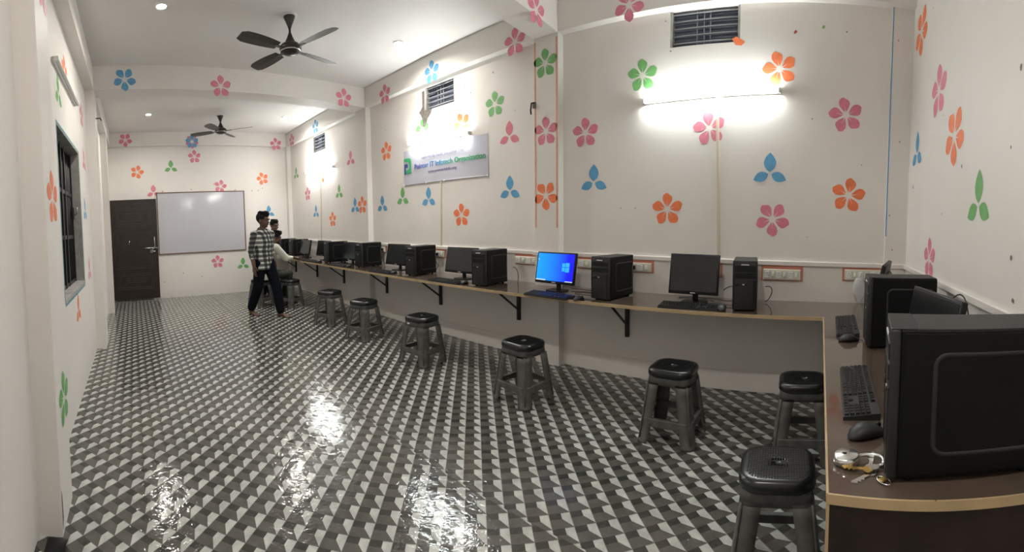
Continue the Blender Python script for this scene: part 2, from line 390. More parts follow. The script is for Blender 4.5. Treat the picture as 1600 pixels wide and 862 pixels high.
VENTS = [(-1.243, -.647, 2.862, 3.155), (-4.375, -3.82, 2.82, 3.105), (-7.885, -7.325, 2.815, 3.12)]
def holed_wall(mb, x0, x1, y0, y1, z1, holes):
    """wall along x with rectangular openings"""
    xs = x0
    for (a, b_, c, d) in sorted(holes):
        mb.box((xs, y0, 0), (a, y1, z1), 'wall')
        if c > 0: mb.box((a, y0, 0), (b_, y1, c), 'wall')
        mb.box((a, y0, d), (b_, y1, z1), 'wall'); xs = b_
    mb.box((xs, y0, 0), (x1, y1, z1), 'wall')
holed_wall(walls['N'], -9.5, XE + .15, N, N + .16, H + .1, VENTS)
WIN = (-4.345, -3.085, .948, 2.237)
DOORWAY = (-8.72, -7.78, 0, 2.08)
holed_wall(walls['S'], -9.4, XE + .15, S - .16, S, H + .1, [WIN, DOORWAY])
walls['E'].box((XE, S - .16, 0), (XE + .15, N + .16, H + .1), 'wall')
WX = lambda y: WS[0] + (WN[0] - WS[0]) * (y - S) / (N - S)
walls['WW'].prism([(WX(S - .16), S - .16), (WX(N + .16), N + .16), (WX(N) - .3, N + .16), (WX(S) - .3, S - .16)], 0, H + .1, 'wall')
walls['WB'].prism([(WS[0] + .08, S), (WN[0] + .08, N), (WN[0] - .01, N), (WS[0], S)], HB, H, 'wall')
# computer wall: pillars and lintel beam
NPIL = [(-2.583, B2N), (-6.03, B1N)]
for k, (a, b_) in zip(('P2', 'P1'), NPIL): walls[k].box((a, NP, 0), (b_, N, HB), 'wall')
NB_SPANS = [(B2N, XE), (-5.705, -2.583), (-9.2, -6.03)]
walls['NB'].box((-9.2, NP, HB), (XE, N, H), 'wall')
# cross beams
def skew_beam(mb, xs, xn, wd, y0=S, y1=N):
    k = (xn - xs) / (NP - SP)
    f = lambda y: xs + k * (y - SP)
    mb.prism([(f(y0), y0), (f(y1), y1), (f(y1) - wd, y1), (f(y0) - wd, y0)], HB - .003, H, 'wall')
skew_beam(walls['B1'], B1S, B1N, .325); skew_beam(walls['B2'], B2S, B2N, .28)
# window-wall pillars and its lintel beam
SPIL = [(-2.287, -1.974), (-5.61, B1S), (-7.70, -7.585)]
sb = MB(); sb.box((-9.0, S, HB + .0015), (XE, SP, H), 'wall')
for k, (a, b_) in zip(('S0', 'S1', 'S2'), SPIL): walls[k].box((a, S, 0), (b_, SP, HB), 'wall')
for (pl, t, c, x, y, z, R, rot) in FLOWERS:
    u, n = UV[pl]
    key = pl
    if pl == 'Np': key = 'NB' if z > 3.1 else ('P2' if x > -3 else 'P1')
    if pl == 'Sp': key = 'S0'
    if pl in ('N',): y = N
    if pl == 'Np': y = NP
    if pl == 'S': y = S
    if pl == 'Sp': y = SP
    if pl == 'E': x = XE
    if pl == 'WW': x = WX(y)
    if pl == 'WB': x = WX(y) + .08
    if pl == 'B1': x = B1S + (B1N - B1S) * (y - SP) / (NP - SP)
    if pl == 'B2': x = B2S + (B2N - B2S) * (y - SP) / (NP - SP)
    colr = {'p': 'pink', 'o': 'orange', 'g': 'green', 'b': 'blue'}[c]
    # keep paint clear of the corners it was masked at
    decal(walls[key], (x, y, z), u, n, flower_polys(t, R, rot), colr, .0012 if c != 'b' else .0018)
# masked paint lines on pillar edges
u, n = UV['Np']
for x in (-2.570, -2.318):
    decal(walls['P2'], (x, NP, 0), u, n, [[(-.010, 1.34), (.010, 1.34), (.010, 3.12), (-.010, 3.12)]], 'fade')
decal(walls['N'], (-2.60, N, 0), u, n, [[(-.006, 1.3), (.006, 1.3), (.006, 2.9), (-.006, 2.9)]], 'cream')
# nicks, nail holes and scuffs
for (x, z, r) in [(-1.283, 3.087, .012), (-1.235, 2.834, .014), (-1.692, 1.522, .01), (-1.548, 1.521, .01), (.205, 2.942, .012), (-.206, 2.918, .012), (-3.2, 3.0, .015), (-3.55, 2.86, .014), (-3.66, 2.95, .012),
                  (-4.1, 2.62, .012), (-5.3, 2.75, .012), (-5.0, 2.78, .01), (-3.9, 2.4, .01), (-8.4, 2.5, .02), (-8.2, 1.6, .02), (-8.5, 1.6, .016), (-6.8, 1.7, .014), (-7.0, 2.4, .012), (-2.9, 2.55, .01), (-.05, 2.25, .01), (-.06, 1.3, .008), (.36, 1.9, .008)]:
    decal(walls['N'], (x, N, z), *UV['N'], [blob(r * .6)], 'spot')
decal(walls['N'], (-.664, N, 2.859), *UV['N'], [[(-.05, .03), (-.01, .045), (.06, .0), (.03, -.03), (-.02, -.02)]], 'orange', .002)
decal(walls['N'], (-.2, N, 2.93), *UV['N'], [blob(.014)], 'red'); decal(walls['N'], (.02, N, 2.97), *UV['N'], [blob(.014)], 'green')
for (y, z, r) in [(1.52, 2.051, .02), (1.578, 1.752, .01), (2.171, 1.745, .016), (1.53, 1.312, .016), (3.31, 1.725, .02), (1.489, 1.147, .012), (2.9, 2.9, .01), (2.5, 1.5, .008), (2.55, 2.1, .008), (1.5, 1.15, .014), (1.3, 1.6, .012)]:
    decal(walls['E'], (XE, y, z), *UV['E'], [blob(r * .6, sy=1.3)], 'spot')
for (y, z) in [(1.4, .4), (2.2, 2.0), (1.75, 2.35), (2.85, 2.25), (1.0, .5), (.6, .33), (1.25, 2.25), (2.75, 2.2), (2.6, 2.2)]:
    decal(walls['WW'], (WX(y), y, z), *UV['WW'], [blob(.012)], 'spot')
# broken plaster beside the middle ventilator
decal(walls['N'], (-4.40, N, 2.80), *UV['N'], [[(-.03, .27), (.02, .28), (.02, .03), (.14, .015), (.17, .03), (.14, -.03), (.08, -.08), (.05, -.14), (.02, -.18), (-.03, -.17), (-.02, -.10), (-.06, -.02), (-.10, .02), (-.06, .05), (-.03, .08)]], 'cement', .003)
# hairline unevenness of the lower wall: a thicker plaster band along the floor

decal(walls['S2'], (-7.60, SP, 0), (-1, 0, 0), (0, 1, 0), [[(-.008, 1.5), (.008, 1.5), (.008, 2.6), (-.008, 2.6)]], 'teal')
# peeled paint on the near pillar's foot
decal(walls['S0'], (-1.985, SP, .12), (-1, 0, 0), (0, 1, 0), [[(-.0, -.1), (.03, -.05), (.02, .06), (.0, .1)]], 'cement', .001)

bb = MB(); bb.box((-9.1, N - .012, 0), (XE - .001, N - .0005, .17), 'wall', .004); struct(bb.build('baseboard_north'))
names = {'N': 'wall_north', 'S': 'wall_south', 'E': 'wall_east', 'WW': 'wall_west', 'WB': 'trim_1', 'P2': 'trim_11', 'P1': 'trim_12', 'NB': 'trim_2', 'S0': 'trim_13', 'S1': 'trim_14', 'S2': 'trim_15', 'B1': 'trim_3', 'B2': 'trim_4'}
for k, mb in walls.items(): struct(mb.build(names[k]))
struct(sb.build('trim_5'))
# corner pillar at the far end of the computer wall and the thin pilaster in the near corner
cp = MB(); cp.box((-9.25, NP, 0), (-9.13, N, HB), 'wall'); struct(cp.build('trim_6'))
pb = MB(); pb.box((.569, N - .028, 0), (XE, N, H), 'wall'); decal(pb, (.573, N - .028, 0), (1, 0, 0), (0, -1, 0), [[(-.004, 1.33), (.006, 1.33), (.006, 3.44), (-.004, 3.44)]], 'blue')
for (x, z) in [(.60, 1.5), (.62, 2.9), (.66, 2.1), (.63, 1.22)]: decal(pb, (x, N - .028, z), (1, 0, 0), (0, -1, 0), [blob(.005, sy=1.5)], 'spot')
struct(pb.build('trim_7'))
# ceiling and floor
mb = MB(); mb.box((-9.5, S - .16, H), (XE + .15, N + .16, H + .12), 'ceil'); struct(mb.build('ceiling'))
mb = MB(); mb.box((-9.5, S - .16, -.05), (XE + .15, N + .16, 0), 'floor'); struct(mb.build('floor'))
# ledge along the computer wall and the near end wall
mb = MB()
xs = -9.13
for (a, b_) in sorted(NPIL) + [(.569, .569)]:
    mb.box((xs, N - .022, HL - .036), (a, N, HL), 'wall', .003)
    if b_ > a: mb.box((a - .02, NP - .02, HL - .036), (b_ + .02, N, HL), 'wall', .003)
    xs = b_
mb.box((.55, N - .05, HL - .036), (XE, N, HL), 'wall', .003)
struct(mb.build('trim_8'))
mb = MB(); mb.box((XE - .022, S, HL - .036), (XE, N - .03, HL), 'wall', .003); struct(mb.build('trim_9'))
# curled edge of the vinyl at the near pillar
fl = MB(); fl.loft([[(-1.96 + .03 * i, -.47 + .02 * j, .004 + .035 * (j / 5) ** 2 * math.sin(PI * i / 5)) for j in range(6)] for i in range(6)], 'black', cap=False, closed=False)
o = fl.build('trim_10'); struct(o)

# ---- ventilator windows with their bars
for i, (a, b_, c, d) in enumerate(VENTS):
    fr = MB()
    fr.box((a, N + .005, c), (a + .02, N + .12, d), 'reveal'); fr.box((b_ - .02, N + .005, c), (b_, N + .12, d), 'reveal')
    wo = struct(fr.build('window_%d' % (i + 2)))
    p = MB(); p.box((a, N + .07, c), (b_, N + .09, d), 'ventpane')
    for k in range(11): p.box((a, N + .058, c + (d - c) * (k + .4) / 11), (b_, N + .07, c + (d - c) * (k + .6) / 11), 'ventpane')
    p.build('pane', wo)
    n_h = 5
    for k in range(n_h):
        z = c + (d - c) * (k + .6) / n_h
        r = MB(); r.tube([(a + .005, N + .030, z), (b_ - .005, N + .030, z)], .007, 'ventbar', 6); r.build('bar', wo)
    for t in (.38, .48, .57):
        r = MB(); x = a + (b_ - a) * t; r.tube([(x, N + .042, c), (x, N + .042, d)], .0055, 'ventbar', 6); r.build('bar', wo)

# ---- window in the left wall: deep reveal, iron grille, dark sheet standing in for the night outside
a, b_, c, d = WIN
fr = MB()
fr.box((a + .001, S - .165, c - .03), (b_ - .001, S + .006, c + .006), 'reveal', .003)       # rough sill
fr.box((a - .004, S - .16, c), (a + .015, S - .0, d), 'reveal'); fr.box((b_ - .015, S - .16, c), (b_ + .004, S, d), 'reveal'); fr.box((a, S - .16, d - .015), (b_, S, d + .004), 'reveal')
decal(fr, (0, S, 0), (-1, 0, 0), (0, 1, 0), [[(-b_ - .02, c), (-b_, c), (-b_, d), (-b_ - .02, d)], [(-a, c), (-a + .02, c), (-a + .02, d), (-a, d)], [(-b_ - .02, d), (-a + .02, d), (-a + .02, d + .015), (-b_ - .02, d + .015)], [(-b_, c - .05), (-a, c - .05), (-a, c - .03), (-b_, c - .03)]], 'teal')
wo = struct(fr.build('window_1'))
g = MB()
for z in (c + .02, c + .45, c + .86, d - .02): g.box((a + .01, S - .12, z - .018), (b_ - .01, S - .085, z + .018), 'iron')
for x in (a + .03, (a + b_) / 2, b_ - .03, a + .44, b_ - .44): g.box((x - .02, S - .125, c), (x + .02, S - .08, d), 'iron')
g.build('window_frame', wo)
n_b = 20
for k in range(n_b):
    x = a + .05 + (b_ - a - .1) * k / (n_b - 1)
    r = MB(); r.tube([(x, S - .10, c + .01), (x, S - .10, d - .01)], .007, 'iron', 6); r.build('bar', wo)
p = MB(); p.box((a, S - .185, c), (b_, S - .17, d), 'night'); p.build('night_backdrop', wo)
lt = MB(); lt.box((a + .06, S - .085, c + .62), (a + .12, S - .06, c + .74), 'iron', .004); lt.tube([(a + .09, S - .06, c + .66), (a + .09, S - .03, c + .68), (a + .09, S - .03, c + .74)], .006, 'steel'); lt.build('latch', wo)

# ---- doorway frame (dark wood) in the left wall and its open door leaf against the far wall
a, b_, c, d = DOORWAY
fr = MB(); fr.box((a, S - .12, 0), (a + .05, S - .01, d), 'reveal'); fr.box((b_ - .05, S - .12, 0), (b_, S - .01, d), 'reveal'); fr.box((a, S - .12, d - .05), (b_, S - .01, d), 'reveal')
fr.box((a, S - .9, 0), (b_, S - .88, d), 'night')  # dark sheet standing in for the darkness beyond the doorway
struct(fr.build('door_2'))
ang = math.atan2(-8.945 + 8.825, .485 + .476)      # leaf direction measured from +Y
DR = empty('door_1', (-8.82, -.476, .035), math.atan2(.961, -.11))
struct(DR)
L_, HT, TH = .968, 2.035, .035
leaf_ = MB(); leaf_.box((0, -TH / 2, 0), (L_, TH / 2, HT), 'door', .003)
pn = leaf_
F = -TH / 2 - .001   # room-facing side
def groove(x0, x1, z0, z1, t=.006): pn.box((x0, F - t, z0), (x1, F, z1), 'doorrib', .002)
for (z0, z1) in ((.20, .52), (.62, 1.38), (1.50, 1.86)):
    for q in (0, .035):
        groove(.12 + q, L_ - .12 - q, z0 + q, z0 + q + .012); groove(.12 + q, L_ - .12 - q, z1 - q - .012, z1 - q)
        groove(.12 + q, .132 + q, z0 + q, z1 - q); groove(L_ - .132 - q, L_ - .12 - q, z0 + q, z1 - q)
for z in (.34, .38, .42, 1.60, 1.64, 1.69, 1.74): groove(.28, .70, z, z + .012)
leaf_.build('leaf', DR)
h = MB(); h.box((.70, F - .012, 1.02), (.96, F, 1.045), 'steel', .003); h.tube([(.64, F - .02, 1.033), (.94, F - .02, 1.033)], .007, 'chrome'); h.tube([(.86, F - .02, 1.033), (.86, F - .045, 1.04), (.85, F - .05, .98)], .005, 'chrome'); h.build('latch', DR)
h = MB(); h.box((.885, F - .008, 1.05), (.91, F, 1.26), 'steel', .002); h.tube([(.897, F - .016, 1.06), (.897, F - .016, 1.25)], .006, 'chrome'); h.build('bolt', DR)
h = MB(); h.box((.80, F - .012, .93), (.86, F, 1.0), 'steel', .003); h.tube([(.83, F - .01, .965), (.83, F - .05, .965), (.90, F - .055, .965)], .008, 'chrome'); h.build('handle', DR)
h = MB(); h.tube([(.36, F - .012, 1.12), (.385, F - .016, 1.20)], .006, 'chrome'); h.build('knocker', DR)

# ================================================================ lamps
def tube_light(p0, p1, label, lit=True, mat_='tube'):
    """a 1.2 m tube on its batten, fixed along a wall; local +Y points away from the wall"""
    P0, P1 = Vector(p0), Vector(p1); mid = (P0 + P1) / 2; L_ = (P1 - P0).length
    r = empty('tube_light', mid)
    x = (P1 - P0).normalized()
    away = Vector((0, -1, 0)) if mid.y > 1 else Vector((0, 1, 0))
    y = (away - x * away.dot(x)).normalized(); z = x.cross(y)
    r.rotation_euler = Matrix((x, y, z)).transposed().to_euler()
    tag(r, label, 'tube light', 'tube lights along the computer wall' if lit else None)
    b_ = MB(); b_.box((-L_ / 2, -.034, -.02), (L_ / 2, -.012, .02), 'white', .004); b_.build('batten', r)
    for s in (-1, 1):
        c = MB(); c.box((s * (L_ / 2 - .012) - .012, -.03, -.02), (s * (L_ / 2 - .012) + .012, .020, .02), 'white', .005); c.build('lamp_holder', r)
    t = MB(); t.tube([(-L_ / 2 + .02, .004, 0), (L_ / 2 - .02, .004, 0)], .014, mat_, 12); t.build('tube', r)
    return r
YT = N - .034
tube_light((-1.473, YT, 2.43), (-.303, YT, 2.462), 'lit white tube light nearest the camera, between big pillar and near corner')
tube_light((-4.713, YT, 2.455), (-3.542, YT, 2.41), 'lit white tube light just above the printed banner')
tube_light((-8.20, YT, 2.46), (-6.98, YT, 2.44), 'lit white tube light on the farthest wall stretch by the whiteboard')
ul = tube_light((-3.032, S + .05, 2.665), (-4.25, S + .05, 2.69), 'unlit grey tube light batten above the barred window', False, 'white'); ul.scale = (1, .9, .8); ul.location.y = S + .032

def downlight(x, y, label):
    r = empty('ceiling_downlight', (x, y, H)); tag(r, label, 'downlight', 'round ceiling downlights')
    ring = MB(); ring.lathe([(.040, -.003), (.043, -.016), (.056, -.012), (.062, -.001), (.062, 0), (.040, 0)], 'white', 28, cap=False); ring.build('rim', r)
    d = MB(); d.lathe([(.0005, -.004), (.040, -.003)], 'led', 28, cap=False); d.build('lens', r)
downlight(-3.955, .348, 'lit round downlight on the ceiling left of the nearer fan')
downlight(-4.079, 2.908, 'lit round downlight on the ceiling right of the nearer fan')
downlight(-7.575, .357, 'lit round downlight on the ceiling left of the farther fan')
downlight(-7.721, 2.885, 'lit round downlight on the ceiling right of the farther fan')
downlight(-.55, .348, 'added out-of-view downlight on the ceiling, brightening the near end')  # added lamp, unseen, brightens the near end; follows the spacing of the others

# ================================================================ ceiling fans
def ceiling_fan(x, y, zh, rz, label):
    r = empty('ceiling_fan', (x, y, zh), rz); tag(r, label, 'fan')
    d = H - zh
    c = MB(); c.lathe([(.012, d - .13), (.022, d - .10), (.055, d - .02), (.06, d)], 'fan', 24); c.build('canopy', r)
    c = MB(); c.lathe([(.062, d - .012), (.078, d - .010), (.08, d)], 'white', 24); c.build('ceiling_rose', r)
    c = MB(); c.lathe([(.011, .05), (.011, d - .06)], 'fan', 12); c.build('downrod', r)
    c = MB(); c.lathe([(.012, .15), (.03, .10), (.05, .06), (.058, .035), (.04, .03)], 'fan', 24); c.build('lower_cup', r)
    c = MB(); c.lathe([(.02, .045), (.085, .035), (.108, .01), (.108, -.012), (.095, -.04), (.05, -.062), (.002, -.066)], 'fan', 32); c.build('motor_housing', r)
    c = MB(); c.lathe([(.097, -.036), (.1005, -.034), (.1015, -.028), (.098, -.026)], 'chrome', 32, cap=False); c.build('trim_ring', r)
    for k in range(4):
        T = Matrix.Rotation(k * PI / 2, 4, 'Z')
        b_ = MB()
        b_.box((.07, -.022, -.020), (.20, .022, -.014), 'fan', .002, T=T)
        rings = []
        for i in range(9):
            t = i / 8; x0 = .16 + .44 * t; wd = .048 + .030 * math.sin(PI * min(1, t * .9 + .1) * .75) - (.02 if i == 8 else 0)
            tilt = math.radians(13)
            rings.append([(x0, -wd * math.cos(tilt), -.012 - wd * math.sin(tilt)), (x0, 0, -.008), (x0, wd * math.cos(tilt), -.012 + wd * math.sin(tilt)), (x0, 0, -.016)])
        b_.loft(rings, 'fanblade', T=T, smooth=False)
        b_.build('blade', r)
    return r
ceiling_fan(-3.99, 1.574, 3.13, math.radians(20), 'dark brown ceiling fan, the nearer and larger-looking of the two')
ceiling_fan(-7.73, 1.651, 3.17, math.radians(55), 'dark brown ceiling fan, the farther one above the whiteboard end')

# ================================================================ whiteboard, banner, fittings on the walls
ang = math.atan2(WN[1] - WS[1], WN[0] - WS[0])     # direction of the far wall
wb = empty('whiteboard', (WX(1.46) + .001, 1.46, .91), ang - PI); tag(wb, 'large white marker board in a thin brown frame on the far wall', 'whiteboard')
# local -X.. +X runs along the wall; local +Y points into the room after the turn below
wb.rotation_euler = (0, 0, ang)          # local X north, local -Y into the room
W2 = .945
p = MB(); p.box((-W2, -.016, .012), (W2, -.006, 1.278), 'board'); p.build('panel', wb)
f_ = MB()
f_.box((-W2 - .012, -.026, 0), (W2 + .012, 0, .018), 'wood', .003); f_.box((-W2 - .012, -.026, 1.272), (W2 + .012, 0, 1.29), 'wood', .003)
f_.box((-W2 - .012, -.026, 0), (-W2 + .006, 0, 1.29), 'wood', .003); f_.box((W2 - .006, -.026, 0), (W2 + .012, 0, 1.29), 'wood', .003)
f_.build('frame', wb)
for x in (-.83, .75):
    h = MB(); h.tube([(x, -.012, 1.285), (x, -.012, 1.315), (x + .012, -.012, 1.322), (x + .02, -.012, 1.31)], .004, 'iron', 6); h.build('hook', wb)

bn = empty('banner', (-4.072, N - .001, 1.91)); tag(bn, 'printed white banner with blue and green lettering below the middle tube light', 'banner')
p = MB()
p.loft([[(-.79 + 1.58 * i / 16, -.004 - .003 * math.sin(i * 1.7 + j), .46 * j / 4) for i in range(17)] for j in range(5)] , 'flex', cap=False, closed=False)
p.loft([[(-.79 + 1.58 * i / 16, -.001, .46 * j / 4) for i in range(17)] for j in range(5)] , 'flex', cap=False, closed=False)
p.build('sheet', bn)
h = MB(); h.box((-.79, -.009, -.004), (.79, -.001, .004), 'steel', .001)
for x in (-.78, -.3, .05, .78): h.box((x - .012, -.012, -.008), (x + .012, -.001, .008), 'white', .002)
h.build('hem', bn)
def text(s, x, z, size, m, parent, y=-.0095, width=None, name='lettering', bold=.0, ext=.0006):
    cu = bpy.data.curves.new(name, 'FONT'); cu.body = s; cu.size = size; cu.extrude = ext; cu.offset = bold
    cu.materials.append(M[m]) if isinstance(m, str) else cu.materials.append(m)
    o = bpy.data.objects.new(name, cu); COL.objects.link(o)
    bpy.context.view_layer.update()
    dg = bpy.context.evaluated_depsgraph_get(); me = bpy.data.meshes.new_from_object(o.evaluated_get(dg))
    bpy.data.objects.remove(o); 
    o = bpy.data.objects.new(name, me); COL.objects.link(o)
    wd = max(v.co.x for v in me.vertices) - min(v.co.x for v in me.vertices)
    sx = (width / wd) if width else 1
    for v in me.vertices:
        v.co = Vector((v.co.x * sx, -v.co.z, v.co.y))
    o.parent = parent; o.location = (x, y, z)
    return o
def grad_mat():
    m, nt, b = new_mat('blue_to_green_print')
    tc = nt.nodes.new('ShaderNodeTexCoord'); sp = nt.nodes.new('ShaderNodeSeparateXYZ'); nt.links.new(tc.outputs['Object'], sp.inputs[0])
    mr = nt.nodes.new('ShaderNodeMapRange'); mr.inputs[1].default_value = 0; mr.inputs[2].default_value = 1.24; nt.links.new(sp.outputs[0], mr.inputs[0])
    r = nt.nodes.new('ShaderNodeValToRGB'); e = r.color_ramp.elements
    e[0].position = .05; e[0].color = (.035, .05, .30, 1); e[1].position = .62; e[1].color = (.02, .30, .12, 1)
    q = e.new(.4); q.color = (.03, .20, .42, 1)
    nt.links.new(mr.outputs[0], r.inputs['Fac']); nt.links.new(r.outputs['Color'], b.inputs['Base Color']); b.inputs['Roughness'].default_value = .45
    return m
text('Supported By Pointer Educational Trust', -.39, .315, .05, 'ink', bn, width=.80)
text('Pointer IT Infotech Organization', -.545, .20, .085, grad_mat(), bn, width=1.29, bold=.0016)
text('www.pointeritinfo.org', -.26, .125, .045, 'ink', bn, width=.54, bold=.001)
# emblem: a green D-shaped bow around a blue P
e_ = MB()
def bow(pts_out, pts_in, m): e_.add([(x, -.0098, z) for x, z in pts_out + pts_in[::-1]], [list(range(len(pts_out) + len(pts_in)))], m)
arc = lambda cx, cz, r, a0, a1, n=8, sx=1: [(cx + sx * r * math.cos(math.radians(a0 + (a1 - a0) * i / n)), cz + r * math.sin(math.radians(a0 + (a1 - a0) * i / n))) for i in range(n + 1)]
bow([(-.775, .36)] + arc(-.665, .31, .05, 90, 0) + [(-.615, .155), (-.735, .155)], [(-.775, .315)] + arc(-.70, .275, .04, 90, 0) + [(-.66, .215), (-.735, .195)], 'pgreen')
bow([(-.77, .285), (-.69, .285), (-.69, .235), (-.735, .235), (-.735, .145)], [(-.77, .285), (-.77, .28), (-.77, .26), (-.77, .2), (-.77, .145)], 'navy')
e_.build('emblem', bn)

def conduit(x0, z0, x1, z1, label):
    c = MB(); c.add([(x0 - .011, N - .011, z0), (x0 + .011, N - .011, z0), (x1 + .011, N - .011, z1), (x1 - .011, N - .011, z1), (x0 - .011, N, z0), (x0 + .011, N, z0), (x1 + .011, N, z1), (x1 - .011, N, z1)],
        [[0, 1, 2, 3], [7, 6, 5, 4], [0, 4, 5, 1], [2, 6, 7, 3], [0, 3, 7, 4], [1, 5, 6, 2]], 'cream')
    tag(c.build('cable_conduit'), label, 'conduit')
conduit(-.825, 2.43, -.79, HL, 'cream plastic cable conduit below the nearest lit tube light')
conduit(-4.081, 1.905, -4.10, HL, 'cream plastic cable conduit hanging down from under the banner')
conduit(-7.549, 2.43, -7.62, HL, 'cream plastic cable conduit below the farthest lit tube light')
# hooks
hk = MB(); hk.box((-2.60, NP - .012, 2.50), (-2.56, NP, 2.56), 'cement', .004); hk.tube([(-2.58, NP - .01, 2.55), (-2.58, NP - .05, 2.54), (-2.59, NP - .05, 2.47), (-2.60, NP - .03, 2.44)], .008, 'iron')
tag(hk.build('wall_hook'), 'small rusty hook on the big pillar beside its green and pink flowers', 'hook')
cr = MB(); cr.tube([(-5.32, SP - .0, 2.82), (-5.32, SP + .06, 2.82), (-5.32, SP + .075, 2.79)], .007, 'iron'); cr.box((-5.345, SP, 2.79), (-5.295, SP + .006, 2.85), 'white', .003)
tag(cr.build('wall_bracket'), 'small hook bracket high on the left wall pillar beyond the window', 'hook')

# ---- switchboards on the lower wall, each a row of sockets and switches masked in red paint
def switchboard(x0, x1, z0, z1, y, label, n=6, plugs=()):
    r = empty('switchboard', ((x0 + x1) / 2, y, (z0 + z1) / 2)); w_, h_ = x1 - x0, z1 - z0
    tag(r, label, 'switchboard', 'switchboards along the computer wall')
    b_ = MB(); b_.box((-w_ / 2, -.03, -h_ / 2), (w_ / 2, 0, h_ / 2), 'ivory', .004); b_.build('box', r)
    p = MB(); t = .018
    for q in ((-w_ / 2 - t, w_ / 2 + t, h_ / 2, h_ / 2 + t * 1.6), (-w_ / 2 - t, w_ / 2 + t, -h_ / 2 - t * .6, -h_ / 2)): p.box((q[0], -.003, q[2]), (q[1], 0, q[3]), 'redpaint')
    p.box((-w_ / 2 - t, -.003, -h_ / 2), (-w_ / 2, 0, h_ / 2), 'redpaint'); p.box((w_ / 2, -.003, -h_ / 2), (w_ / 2 + t, 0, h_ / 2), 'redpaint')
    p.build('red_border', r)
    cw = (w_ - .02) / n
    for k in range(n):
        cx = -w_ / 2 + .01 + cw * (k + .5)
        if k % 2 == 0:
            s = MB(); s.box((cx - cw * .42, -.034, -h_ * .34), (cx + cw * .42, -.029, h_ * .34), 'white', .002)
            for (dx, dz, rr) in ((0, .013, .0035), (-.009, -.006, .0028), (.009, -.006, .0028)):
                s.lathe([(rr, -.0005), (rr, .0005)], 'spot', 8, Matrix.Translation((cx + dx, -.0345, dz)) @ Matrix.Rotation(PI / 2, 4, 'X'))
            s.build('socket', r)
        else:
            s = MB(); s.box((cx - cw * .30, -.034, -h_ * .34), (cx + cw * .30, -.029, h_ * .34), 'ivory', .002); s.box((cx - cw * .17, -.041, -h_ * .18), (cx + cw * .17, -.033, h_ * .2), 'white', .003); s.build('switch', r)
    return r, cw
def plug_cable(x, z, y, pts, label):
    c = MB(); c.box((x - .017, y - .065, z - .018), (x + .017, y - .034, z + .018), 'black', .006)
    c.tube([(x, y - .06, z - .005)] + pts, .0042, 'cable', 6)
    tag(c.build('power_cable'), label, 'cable', 'black power cables plugged in behind the computers')
for x0, x1, z0, z1, lab, n in [(-2.898, -2.60, .963, 1.040, 'ivory switchboard left of the blue-lit screen', 4), (-2.13, -1.86, .967, 1.045, 'ivory switchboard between the blue-lit screen and the tower beside it', 4), (-1.66, -1.385, .962, 1.04, 'ivory switchboard with black plugs right of the tower beside the blue-lit screen', 4),
                          (-1.08, -.775, .955, 1.04, 'switchboard mostly hidden behind the large dark monitor nearest the corner', 4), (-.413, -.106, .950, 1.035, 'switchboard in full view on the bare wall right of the nearest wall tower', 6), (.25, .56, .965, 1.05, 'switchboard at the corner, above the plastic bag', 6),
                          (-4.254, -4.03, .966, 1.045, 'switchboard with black plugs right of the fourth tower from the corner', 4), (-5.596, -5.36, .975, 1.055, 'small switchboard right of the fifth tower from the corner', 4), (-6.83, -6.62, .975, 1.055, 'distant switchboard between the fifth monitor and sixth tower', 4)]:
    yy = NP if (-6.03 < x0 and x1 < -5.705) else N
    if -2.583 < (x0 + x1) / 2 < -2.304: yy = NP
    switchboard(x0, x1, z0, z1, yy, lab, n)
for (x, z, pts, lab) in [(-1.545, 1.0, [(-1.55, N - .09, .93), (-1.57, N - .05, .88), (-1.60, N - .04, .82), (-1.585, N - .05, .784)], 'black plug and cable dropping from the switchboard beside the second tower'),
                         (-1.64, 1.0, [(-1.65, N - .09, .95), (-1.68, N - .04, .86), (-1.68, N - .03, .79)], 'black plug nearest the tower beside the blue-lit screen'),
                         (-4.14, 1.005, [(-4.13, N - .09, .94), (-4.12, N - .04, .86), (-4.2, N - .03, .79)], 'black plug and cable right of the fourth tower from the corner'),
                         (-4.215, 1.0, [(-4.2, N - .09, .93), (-4.25, N - .04, .84), (-4.28, N - .06, .784)], 'black plug closest to the fourth tower from the corner'),
                         (-5.40, 1.015, [(-5.40, N - .09, .95), (-5.38, N - .04, .86), (-5.36, N - .03, .79)], 'black plug and cable right of the fifth tower from the corner')]:
    plug_cable(x, z, N, pts, lab)

# ---- thin plastic bag hanging in the corner
bg = MB(); rings = []
for j in range(10):
    t = j / 9; rr = .014 + .036 * math.sin(PI * min(1, .12 + t * .9)) ; rings.append([((rr * (1 + .4 * random.uniform(-1, 1))) * math.cos(2 * PI * i / 14), .5 * rr * (1 + .25 * random.uniform(-1, 1)) * math.sin(2 * PI * i / 14), .13 - .20 * t) for i in range(14)])
bg.loft(rings, 'bag'); bg.tube([(0, 0, .12), (.005, .0, .165), (.012, .012, .17)], .006, 'bag')
o = bg.build('plastic_bag', loc=(.37, N - .055, .855)); tag(o, 'crumpled translucent white plastic bag hanging on the wall beside the corner tower', 'plastic bag')

